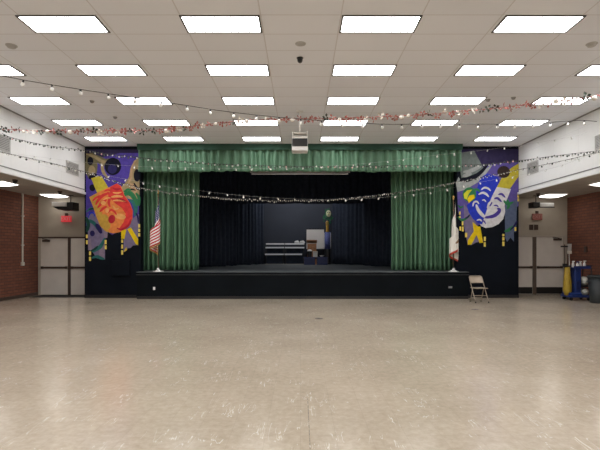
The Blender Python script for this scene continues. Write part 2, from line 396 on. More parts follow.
struct(MB().box(pl(69), pl(71.5), DL-0.09, DL, 0, 2.06).build('trim_9', 'brown'), 'dark brown mullion between the left exit doors')
f = MB(); f.box(pr(562), pr(565.5), DR-0.07, DR, 0, 2.16).box(pr(505), pr(508), DR-0.07, DR, 0, 2.16)
struct(f.build('trim_10', 'doorframe'), 'tan frame of the right exit doors')
struct(MB().box(pr(505), pr(565.5), DR-0.075, DR, 2.12, 2.17).build('trim_11', 'doorframe'))
struct(MB().box(pr(531.8), pr(535.2), DR-0.09, DR, 0, 2.12).build('trim_12', 'mullion'), 'dark brown mullion between the right exit doors')
tag(recentre(MB().box(-9.35, -7.42, 15.72, 16.5, 0, 0.012, 0.004).build('door_mat', 'blackmat')), 'black floor mat before the left exit doors', 'mat')

# ------------------------------------------------------------------ ceiling lights
LX = [-6.79, -4.32, -1.84, 0.63, 3.11, 5.57]; LY = [6.90, 8.73, 10.56, 12.39, 14.22]
ROWS = ['the row closest to the viewer', 'the second row from the viewer', 'the middle row', 'the second row from the stage', 'the row closest to the stage']
NTH = ['leftmost', 'second from left', 'third from left', 'third from right', 'second from right', 'rightmost']
def make_light():
    t = thing('ceiling_light', 'x', 'ceiling light')
    w, d, e = 1.22, 0.54, 0.028
    fr = MB().box(0, w, 0, e, -0.016, 0.0).box(0, w, d-e, d, -0.016, 0.0).box(0, e, e, d-e, -0.016, 0.0).box(w-e, w, e, d-e, -0.016, 0.0)
    fr.build('frame', 'fixture', t)
    MB().box(e, w-e, e, d-e, -0.008, -0.001).build('diffuser', 'diffuser', t)
    return t
light0 = make_light(); used = False
for j in range(-5, 5):
    y = 6.90 + 1.83*j
    for i, x in enumerate(LX):
        if j < 0 and (i in (0, 5) and j == -1) and False: continue
        o = light0 if not used else dup(light0, (0, 0, 0)); used = True
        o.location = (x, y, CEIL)
        if j > 0 or (j == 0 and 0 < i < 5):
            o['label'] = f'bright recessed ceiling light, {NTH[i]} in {ROWS[j]}'
            o['group'] = 'recessed ceiling lights over the hall'
        else:
            o['label'] = 'bright recessed ceiling light behind or above the viewer'
            o['group'] = 'ceiling lights out of view'
def aisle_light(x0, x1, y0, label, grp):
    t = thing('ceiling_dome_light', label, 'ceiling light', ((x0+x1)/2, y0+0.42, SOF), 0, grp)
    w, d = (x1-x0)/2, 0.36
    MB().box(-w-0.02, w+0.02, -d-0.02, d+0.02, -0.02, 0, 0.006).build('base_plate', 'offwhite', t)
    b = bmesh.new(); bmesh.ops.create_grid(b, x_segments=10, y_segments=10, size=1)
    for v in b.verts:
        q = (1-v.co.x**2)*(1-v.co.y**2); v.co = Vector((v.co.x*w, v.co.y*d, -0.02 - 0.07*q**0.45))
    MB().merge(b).build('diffuser', 'diffuserdim', t, True)
    return t
for k, y in enumerate((15.62, 12.7, 9.8, 6.9, 4.0, 1.1)):
    vis = k < 2
    where = ('beside the exit doors', 'over the brick wall, nearer the viewer')[k] if vis else ''
    aisle_light(-8.98, -8.33, y, f'domed light on the left aisle ceiling {where}' if vis else 'domed light on the left aisle ceiling out of view', 'left aisle lights' if vis else 'left aisle lights out of view')
    aisle_light(8.52, 9.18, y, f'domed light on the right aisle ceiling {where}' if vis else 'domed light on the right aisle ceiling out of view', 'right aisle lights' if vis else 'right aisle lights out of view')

# small round ceiling fixtures
def disc(name, x, y, r, h, m, label, cat, grp=None, ring=None):
    t = thing(name, label, cat, (x, y, CEIL), 0, grp)
    MB().lathe([(r, 0), (r, -h*0.4), (r*0.85, -h*0.8), (r*0.5, -h)], n=18).build('body', m, t, False)
    MB().lathe([(r*1.25, 0), (r*1.25, -0.006), (r*0.98, -0.010)], n=18).build('rim', ring or m, t)
    return t
disc('smoke_detector', -5.02, 7.92, 0.075, 0.05, 'ventgrey', 'grey round detector on ceiling, second tile left of the front left light', 'smoke detector')
disc('smoke_detector', 5.02, 7.86, 0.075, 0.05, 'ventgrey', 'grey round detector on ceiling near the right wall', 'smoke detector')
disc('ceiling_speaker', 0.0, 7.85, 0.075, 0.02, 'ventgrey', 'pale flush round ceiling disc between the front middle lights', 'ceiling disc')
disc('ceiling_camera', -0.01, 8.43, 0.05, 0.09, 'black', 'small black dome hanging from ceiling centre behind the pale disc', 'dome camera')
for (x, y, w) in ((-4.96, 10.85, 'left side, closer to the viewer'), (-4.94, 12.15, 'left side, closer to the stage'), (4.42, 10.75, 'right side, inner of the pair'), (4.95, 10.6, 'right side, outer of the pair')):
    disc('ceiling_sprinkler', x, y, 0.045, 0.05, 'grey', f'tiny grey sprinkler disc on the ceiling, {w}', 'sprinkler', 'ceiling sprinklers')

# ------------------------------------------------------------------ stage
st = thing('stage', 'low black stage platform across the hall end below the curtains', 'stage', (0, 15.4, 0))
def part(mb, name, m, t, smooth=False):
    o = mb.build(name, m, t, smooth); o.data.transform(Matrix.Translation(-Vector(t.location))); return o
def rel(o, t):
    """a mesh made in room coordinates becomes a part of t"""
    o.data.transform(Matrix.Rotation(-t.rotation_euler.z, 4, 'Z') @ Matrix.Translation(-Vector(t.location))); o.parent = t; return o
SL, SR, SF = -5.46, 5.60, 15.2
part(MB().box(SL, SR, SF+0.03, 15.56, 0.0, STAGE-0.10), 'front_panel', 'stagepaint', st)
part(MB().box(SL-0.02, SR+0.02, SF-0.01, 15.54, STAGE-0.10, STAGE), 'deck', 'deck', st)
part(MB().box(SL-0.022, SR+0.022, SF-0.022, SF-0.01, STAGE-0.085, STAGE-0.015), 'nosing', 'stagepaint', st)
part(MB().box(SL, SR, SF+0.01, SF+0.03, 0.0, 0.09), 'base_strip', 'black', st)
struct(MB().box(OL+0.01, OR_-0.01, 15.545, 15.86, STAGE-0.1, STAGE).box(-6.55, 6.55, 15.86, 25.0, STAGE-0.1, STAGE).build('floor_stage', 'deck'), 'worn dark board floor of the stage')
# stage house: black box behind the proscenium
struct(MB().box(-6.7, -6.55, 15.85, 25.4, STAGE, 6).build('wall_stage_left', 'stageblack'))
struct(MB().box(6.55, 6.7, 15.85, 25.4, STAGE, 6).build('wall_stage_right', 'stageblack'))
struct(MB().box(-6.7, 6.7, 25.0, 25.2, STAGE, 6).build('wall_stage_back', 'backdrop'), 'charcoal wall at the rear of the stage')
struct(MB().box(-6.7, 6.7, 15.5, 25.4, 6, 6.1).build('ceiling_stage', 'stageblack'))
tag(recentre(MB().box(-4.92, -4.85, SF, SF+0.03, 0.30, 0.40, 0.006).build('outlet_plate', 'white')), 'small white outlet plate low on the stage front at left', 'outlet')
tag(recentre(MB().box(4.94, 5.06, SF, SF+0.03, 0.36, 0.42, 0.006).build('vent_plate', 'grey')), 'small grey plate low on the stage front at right', 'plate')

# ------------------------------------------------------------------ curtains
def drape(name, m, a, b, z0, z1, n, amp, label, cat, seed=1, hem=0.02, sharp=0.6, thick=0.012, nz=18, flare=0.25, group=None, header=None):
    rr = random.Random(seed)
    a, b = Vector((*a, 0)), Vector((*b, 0)); L = (b-a).length; d = (b-a)/L; nrm = Vector((d.y, -d.x, 0))
    nx = n*10; wob = [rr.uniform(-0.22, 0.22) for _ in range(n+2)]; am = [rr.uniform(0.65, 1.2) for _ in range(n+2)]; hm = [rr.uniform(-1, 1) for _ in range(n+2)]
    bm = bmesh.new(); uvg = []
    for j in range(nz+1):
        v = j/nz; row = []
        for i in range(nx+1):
            u = i/nx*n; k = min(int(u), n-1); t = u-k
            w = wob[k]*(1-t) + wob[k+1]*t
            s = math.cos(2*PI*(u + w*(0.5+0.5*(1-v)))); s = math.copysign(abs(s)**sharp, s)
            A = amp*(am[k]*(1-t) + am[k+1]*t)*(1 - flare*v)
            off = s*A + 0.3*amp*math.sin(u*0.7 + seed + 2*v)
            sway = 0.12*amp*math.sin(5*v + k)
            z = z0 + (z1-z0)*v + (1-v)**6*hem*(hm[k]*(1-t) + hm[k+1]*t)
            p = a + d*(L*i/nx + sway) + nrm*off
            row.append(bm.verts.new((p.x, p.y, z)))
        uvg.append(row)
    for j in range(nz):
        for i in range(nx): bm.faces.new((uvg[j][i], uvg[j][i+1], uvg[j+1][i+1], uvg[j+1][i]))
    mb = MB(); mb.bm.free(); mb.bm = bm
    o = mb.build(name, m, None, True); recentre(o)
    so = o.modifiers.new('cloth', 'SOLIDIFY'); so.thickness = thick; so.offset = 0
    return tag(o, label, cat, group)
drape('valance', 'greenval', (-5.42, 15.285), (5.38, 15.285), EYE+2.66, CEIL-0.01, 40, 0.07, 'pleated green valance along the top of the stage opening', 'valance', 3, hem=0.025, sharp=0.75, nz=14)
drape('stage_curtain', 'green', (-5.55, 16.15), (-3.60, 16.25), STAGE+0.02, CEIL+0.3, 11, 0.13, 'green pleated stage curtain gathered at the left, behind the striped flag', 'curtain', 5, group='green stage curtains')
drape('stage_curtain', 'green', (3.22, 16.25), (5.45, 16.15), STAGE+0.02, CEIL+0.3, 13, 0.13, 'green pleated stage curtain gathered at the right, beside the white flag', 'curtain', 9, group='green stage curtains')
blk = 'black pleated stage drape'
drape('masking_drape', 'stageblack', (-4.9, 19.0), (-3.0, 21.2), STAGE+0.02, 5.9, 12, 0.07, 'black pleated side drape beside the left green curtain', 'curtain', 21, group='black stage drapes', nz=8)
drape('masking_drape', 'stageblack', (-3.5, 21.65), (-1.92, 23.45), STAGE+0.02, 5.9, 10, 0.07, 'black pleated inner drape left of the stage risers', 'curtain', 22, group='black stage drapes', nz=8)
drape('masking_drape', 'stageblack', (3.0, 21.2), (4.7, 19.0), STAGE+0.02, 5.9, 12, 0.07, 'black pleated side drape beside the right green curtain', 'curtain', 23, group='black stage drapes', nz=8)
drape('masking_drape', 'stageblack', (1.74, 24.3), (3.4, 21.65), STAGE+0.02, 5.9, 10, 0.07, 'black pleated inner drape right of the mask totem', 'curtain', 24, group='black stage drapes', nz=8)
drape('border_drape', 'stageblack', (-6.4, 21.40), (6.4, 21.40), EYE+2.22, 5.95, 40, 0.05, 'black border drape across the upper stage', 'curtain', 25, nz=6)

vl = [o for o in COL.objects if o.name == 'valance'][0]
hb = MB().box(-5.44, 5.40, 15.165, 15.185, CEIL-0.20, CEIL-0.002, 0.004).build('dark_top_band', 'valtop'); hb.data.transform(Matrix.Translation(-vl.location)); hb.parent = vl  # flat dark strip added to darken the top of the valance
# roll-up projection screen behind the valance
t = thing('projection_screen', 'rolled up projection screen with pale bottom bar under the green valance', 'projection screen', (0, 15.42, EYE+2.62))
part(MB().box(-1.72, 1.68, 15.43, 15.54, EYE+2.66, EYE+2.80, 0.02), 'case', 'grey', t)
part(MB().tube([(-1.66, 15.49, EYE+2.615), (1.62, 15.49, EYE+2.615)], 0.014, 8), 'bottom_bar', 'silver', t)
part(MB().box(-1.62, 1.58, 15.488, 15.492, EYE+2.62, EYE+2.68), 'screen_fabric', 'black', t)

# ------------------------------------------------------------------ items on the stage
def riser(x0, x1, label, top_x1=None, foot=True):
    yb = 23.6
    t = thing('stage_riser', label, 'riser', ((x0+x1)/2, yb, STAGE), 0, 'stage risers')
    cx = (x0+x1)/2; a, b = x0-cx, x1-cx
    fr = MB()
    for x in (a+0.05, b-0.05):
        for y, z in ((0.05, 0.50), (0.40, 0.86), (0.75, 1.06)): fr.tube([(x, y, 0), (x, y, z)], 0.02)
        fr.tube([(x, 0.05, 0.04), (x, 0.75, 0.04)], 0.02)
    fr.tube([(a+0.05, 0.75, 0.3), (b-0.05, 0.75, 0.3)], 0.02)
    fr.build('frame', 'black', t)
    fr = MB().box(a+0.02, b-0.02, 0.10, 0.13, 0.06, 0.50).box(a+0.02, b-0.02, 0.43, 0.46, 0.5, 0.84).build('riser_panel', 'stageblack', t)
    for y, z in ((0, 0.52), (0.35, 0.87), (0.70, 1.07)):
        b2 = b - (0.12 if (top_x1 and z < 0.6) else 0)
        tr = MB().box(a, b2, y, y+0.36, z-0.03, z+0.045, 0.006).build('tread', 'black', t)
        MB().box(a, b2, y-0.012, y, z-0.03, z+0.045).build('edge_strip', 'silver', tr)
    if foot: MB().box(a, b, -0.03, 0.0, 0.0, 0.035).build('foot_rail', 'grey', t)
    return t
riser(-1.84, -0.86, 'black stepped riser with silver edges, left of the pair at stage rear')
riser(-0.82, 0.20, 'black stepped riser with silver edges, right of the pair, beside navy bins', True)
for x, w in ((-0.19, 'left'), (0.10, 'right')):
    o = MB().ball((0, 0, 0.045), 0.135, 1.05, 0.9, 0.75, 14, 10)
    for v in o.bm.verts: v.co.z = max(v.co.z, 0) + 0.012*math.sin(v.co.x*40)*math.cos(v.co.y*33)*(v.co.z > 0.02)
    o = o.build('cloth_bundle', 'white', None, True); o.location = (x, 24.48, STAGE+1.117)
    tag(o, f'rounded white bundle on top of the risers, {w} of the two', 'bundle', 'white bundles on the risers')

t = thing('whiteboard', 'pale beige board with dark frame standing behind the wooden lectern', 'board', at(315, 249, 24.75))
t.location.z = STAGE
p0, p1 = at(306.5, 248.8, 24.75), at(324, 229.5, 24.75)
rel(MB().box(p0.x, p1.x, 24.75, 24.78, p0.z, p1.z, 0.004).build('panel', 'board'), t)
rel(MB().box(p0.x-0.03, p1.x+0.03, 24.73, 24.79, p1.z, p1.z+0.05).box(p0.x-0.03, p0.x, 24.73, 24.79, p0.z-0.03, p1.z).box(p1.x, p1.x+0.02, 24.73, 24.79, p0.z-0.03, p1.z).box(p0.x-0.03, p1.x+0.02, 24.71, 24.81, p0.z-0.05, p0.z).build('frame', 'black'), t)
for x in (p0.x+0.05, p1.x-0.05):
    rel(MB().tube([(x, 24.80, p0.z), (x, 24.80, STAGE+0.03)], 0.018).box(x-0.02, x+0.02, 24.65, 24.93, STAGE, STAGE+0.035).build('leg', 'black'), t)

p0 = at(306.8, 251, 23.85); p1 = at(317, 240.6, 23.85)
t = thing('lectern', 'brown wooden lectern before the pale board at stage rear', 'lectern', ((p0.x+p1.x)/2, 23.95, STAGE))
w = (p1.x-p0.x)/2; h = p1.z-STAGE
MB().box(-w+0.03, w-0.03, -0.18, 0.18, 0.05, h-0.16).build('body', 'wood', t)
MB().box(-w, w, -0.22, 0.22, 0, 0.06, 0.01).build('base', 'wood', t)
MB().prism([(0, 0), (0, 0)], 0, 0) if False else None
b = MB().box(-w, w, -0.24, 0.22, -0.02, 0.02, 0.006)
for v in b.bm.verts: v.co.z += h-0.06 + v.co.y*-0.25
b.build('reading_top', 'wood', t)
MB().box(-w+0.07, w-0.07, -0.19, -0.18, 0.2, h-0.25, 0.004).build('front_panel', 'wood', t)
MB().box(-w, w, -0.25, -0.235, h-0.01, h+0.03).build('ledge', 'wood', t)

def bin_(x0, x1, y0, label):
    t = thing('storage_bin', label, 'storage bin', ((x0+x1)/2, y0+0.22, STAGE), 0, 'navy bins at stage rear')
    w = (x1-x0)/2; h = 0.40
    b = MB().box(-w+0.03, w-0.03, -0.2, 0.2, 0, h-0.05, 0.02)
    b.build('tub', 'navy', t)
    MB().box(-w, w, -0.23, 0.23, h-0.05, h-0.01, 0.012).box(-w+0.06, w-0.06, -0.17, 0.17, h-0.02, h, 0.01).build('lid', 'navy', t)
    for s in (-1, 1): MB().box(s*w*0.97-0.02, s*w*0.97+0.02, -0.07, 0.07, h-0.12, h-0.03, 0.006).build('latch', 'black', t)
    return t
q0, q1, q2 = at(303.5, 0, 23.0).x, at(316, 0, 23.0).x, at(328, 0, 23.0).x
bin_(q0, q1-0.02, 22.9, 'navy blue lidded storage bin beside the stepped riser')
bin_(q1+0.02, q2, 22.9, 'navy blue lidded storage bin below the mask totem')
BT = STAGE+0.40
o = at(309.7, 255.5, 23.05)
t = thing('bucket', 'dark bucket heaped with white cloth on the navy bin', 'bucket', (o.x, 23.1, BT))
MB().lathe([(0.10, 0), (0.13, 0.26), (0.14, 0.27), (0.14, 0.29), (0.125, 0.29)], n=18).build('pail', 'black', t, False)
MB().ball((0, 0, 0.29), 0.13, 1, 1, 0.75).build('cloth', 'white', t, True)
o = at(315.3, 255.5, 23.0)
t = thing('white_box', 'white lidded box on the navy bin beside the dark bucket', 'box', (o.x, 23.05, BT))
MB().box(-0.11, 0.11, -0.1, 0.1, 0, 0.24, 0.015).build('carton', 'white', t); MB().box(-0.12, 0.12, -0.11, 0.11, 0.20, 0.285, 0.012).build('lid', 'offwhite', t)
o = at(322, 255.5, 23.0)
b = MB().lathe([(0.05, 0), (0.11, 0.05), (0.125, 0.085), (0.115, 0.085), (0.05, 0.02)], n=18)
o2 = b.build('bowl', 'white', None, True); o2.location = (o.x, 23.05, BT); tag(o2, 'small white bowl on the navy bin below the totem', 'bowl')

# work light above the rear of the stage
t = thing('work_light', 'long work light over the rear stage, above the border drape', 'work light', (-0.2, 22.4, 5.2))
MB().box(-0.9, 0.9, -0.12, 0.12, 0, 0.09, 0.01).build('housing', 'fixture', t)
MB().tube([(-0.6, 0, 0.08), (-0.6, 0, 0.80)], 0.012).build('hanger', 'black', t); MB().tube([(0.6, 0, 0.08), (0.6, 0, 0.80)], 0.012).build('hanger', 'black', t)
MB().tube([(-0.85, 0, -0.04), (0.85, 0, -0.04)], 0.04, 10).build('tube', mat('lit work tube', (0.9, 0.9, 0.9), 0.5, emit=(0.95, 0.97, 1.0), estr=130.0), t)
# painted totem with mask and leaves
bx = at(327.5, 249, 24.2).x
t = thing('mask_totem', 'tall blue prop column topped with green leaves and a pale mask', 'stage prop', (bx, 24.25, STAGE))
zz = lambda y: EYE + (HY-y)*24.2/F - STAGE
MB().lathe([(0.20, 0), (0.20, 0.08), (0.16, 0.10), (0.16, zz(249))], n=16).build('base', 'black', t)
MB().lathe([(0.17, zz(249)), (0.18, zz(240)), (0.16, zz(232))], n=16).build('column', 'totemblue', t, True)
b = MB()
for s in (-0.165, 0.165): b.box(s-0.012, s+0.012, -0.09, -0.06, zz(248.5), zz(233))
b.build('column_edging', 'chalk', t)
MB().lathe([(0.09, zz(232)), (0.07, zz(228)), (0.10, zz(222))], n=14).build('neck', 'ochre', t, True)
b = MB(); rr = random.Random(4)
for k in range(70):
    a, e = rr.uniform(0, 2*PI), rr.uniform(0, 2*PI)
    c = Vector((0.17*math.cos(a)*rr.uniform(.5, 1.3), 0.08*math.sin(e), zz(217) + 0.34*math.sin(a)*rr.uniform(.4, 1.2)))
    d = Vector((rr.uniform(-1, 1), rr.uniform(-.6, .3), rr.uniform(-1, 1))).normalized(); s = d.cross(Vector((0.1, 1, 0.2))).normalized()*0.03
    n3 = d.cross(s).normalized()*0.012; L = rr.uniform(0.10, 0.17)
    vs = [b.bm.verts.new(c), b.bm.verts.new(c + d*L*.5 + s), b.bm.verts.new(c + d*L), b.bm.verts.new(c + d*L*.5 - s), b.bm.verts.new(c + d*L*.5 + n3)]
    for i in range(4): b.bm.faces.new((vs[i], vs[(i+1) % 4], vs[4]))
lf = b.build('leaves', 'leaf', t); lf['kind'] = 'stuff'
def small_mask(name, m, z, r, x=0, parent=t):
    b = MB().ball((x, -0.13, z), r, 0.85, 0.35, 1.15, 14, 10); mk = b.build(name, m, parent, True)
    f = MB()
    for s in (-1, 1): f.ball((x+s*r*0.36, -0.13-r*0.32, z+r*0.25), r*0.18, 1.2, 0.4, 0.7, 8, 6)
    f.ball((x, -0.13-r*0.30, z-r*0.5), r*0.22, 1.3, 0.4, 0.45, 8, 6); f.build('face_hole', 'black', mk)
    MB().ball((x, -0.13-r*0.36, z-r*0.08), r*0.14, 0.8, 1.0, 1.4, 8, 6).build('nose', m, mk, True)
small_mask('pale_mask', 'lime', zz(213.6), 0.155, 0.05); small_mask('gold_mask', 'gold', zz(223), 0.10, -0.02)
M['pale_mask_paint'] = mat('pale yellow paint', (0.55, 0.54, 0.34), 0.5)
for o in COL.objects:
    if o.name == 'pale_mask': o.data.materials[0] = M['pale_mask_paint']

# ------------------------------------------------------------------ flags
def flag(x, ytop, D, m, label, side, lenfac, fringe):
    base = at(x, 0, D)
    t = thing('flag', label, 'flag', (base.x, D, STAGE))
    MB().lathe([(0.17, 0), (0.17, 0.015), (0.10, 0.035), (0.045, 0.07), (0.03, 0.13)], n=20).build('stand', 'white', t, True)
    H = EYE + (HY-ytop)*D/F - STAGE
    MB().tube([(0, 0, 0.1), (0, 0, H-0.14)], 0.015).build('pole', 'dkwood', t, True)
    MB().lathe([(0.018, H-0.15), (0.03, H-0.13), (0.018, H-0.11), (0.036, H-0.07), (0.022, H-0.03), (0.004, H)], n=12).build('finial', 'gold', t, True)
    bm = bmesh.new(); uvl = bm.loops.layers.uv.new('UVMap'); nu, nv = 48, 22; g = []
    hoist, drop = 0.86, lenfac
    for j in range(nv+1):
        v = j/nv; row = []
        for i in range(nu+1):
            u = i/nu
            z = H - 0.20 - (1-v)*hoist - drop*(u**0.75)*(0.72+0.28*v)
            wide = 0.06 + 0.09*min(1, u*1.4)
            px = 0.05*(1-u) + side*(0.02 + wide*0.9*u) + wide*math.sin(u*2*PI*2.2 + v*1.1)*min(1, u*3)
            py = -0.025 - 0.05*u + wide*0.8*math.cos(u*2*PI*2.2 + v*1.1)*min(1, u*3) - 0.03*u
            row.append(bm.verts.new((px, py, z)))
        g.append(row)
    for j in range(nv):
        for i in range(nu):
            fc = bm.faces.new((g[j][i], g[j][i+1], g[j+1][i+1], g[j+1][i]))
            for l, (a, b) in zip(fc.loops, ((i, j), (i+1, j), (i+1, j+1), (i, j+1))): l[uvl].uv = (a/nu, b/nv)
    me = bpy.data.meshes.new('cloth')
    edge = [g[j][nu].co.copy() for j in range(nv+1)]; low = [g[0][i].co.copy() for i in range(nu+1)]
    bm.to_mesh(me); bm.free(); me.materials.append(M[m])
    for p in me.polygons: p.use_smooth = True
    o = bpy.data.objects.new('cloth', me); COL.objects.link(o); o.parent = t
    so = o.modifiers.new('cloth', 'SOLIDIFY'); so.thickness = 0.006
    if fringe:
        b = MB()
        for ln in (edge, low):
            for p, q in zip(ln, ln[1:]):
                n = 3
                for k in range(n):
                    c = p.lerp(q, k/n); b.tube([c, c + Vector((0.004*math.sin(k*9), 0, -0.05))], 0.006, 4)
        b.build('fringe', 'goldfringe', t)
    c = MB()
    for zq in (H-0.22, H-0.5): c.tube([(0.02*math.cos(a), 0.02*math.sin(a), zq) for a in [2*PI*k/10 for k in range(10)]], 0.006, 6, True)
    c.build('ring', 'gold', t)
    return t
flag(158.2, 189.5, 15.37, 'flag', 'drooping striped red and white flag with blue star field on a pole', -0.9, 1.55, True)
flag(453.5, 195.5, 15.37, 'whiteflag', 'drooping white flag with red lower stripe on a pole', -0.2, 1.62, False)

# ------------------------------------------------------------------ murals (paint on the wall)
YW = DM
def mural(root, shapes):
    """shapes: (name, material, polygon in photo coordinates on the wall plane, layer)"""
    for name, m, poly, lay in shapes:
        polys = poly if isinstance(poly[0][0], tuple) else [poly]
        for k_, pg in enumerate(polys):
            pts = [at(x, y, YW) for x, y in pg]
            rel(MB().prism([(p.x, p.z) for p in pts], YW-0.0025*lay-0.0025-0.0003*k_, YW-0.0001).build(name, m), root)
def ell(cx, cy, rx, ry, n=20, rot=0, a0=0, a1=2*PI):
    c, s = math.cos(rot), math.sin(rot); out = []
    for k in range(n):
        a = a0 + (a1-a0)*k/(n if a1-a0 > 6.2 else n-1); x, y = rx*math.cos(a), ry*math.sin(a)
        out.append((cx + x*c - y*s, cy + x*s + y*c))
    return out
def arc(pts, w):
    """a tapering painted stroke along pts"""
    out, back = [], []; n = len(pts)
    # smooth the control points
    P = [Vector((*p, 0)) for p in pts]; S = []
    for i in range(n-1):
        p0, p1, p2, p3 = P[max(i-1, 0)], P[i], P[i+1], P[min(i+2, n-1)]
        for k in range(5):
            t = k/5; S.append(0.5*((2*p1) + (p2-p0)*t + (2*p0-5*p1+4*p2-p3)*t*t + (3*p1-p0-3*p2+p3)*t**3))
    S.append(P[-1]); N = len(S)
    for i, p in enumerate(S):
        d = (S[min(i+1, N-1)] - S[max(i-1, 0)]).normalized(); q = Vector((-d.y, d.x, 0))
        h = 0.5*w*(0.25 + 0.75*math.sin(PI*min(max(i/(N-1), 0.02), 0.98))**0.7)
        out.append((p.x+q.x*h, p.y+q.y*h)); back.append((p.x-q.x*h, p.y-q.y*h))
    return out + back[::-1]
def win(cx, y0, y1, w=1.7): return [(cx-w/2, y0), (cx+w/2, y0), (cx+w/2, y1), (cx-w/2, y1)]

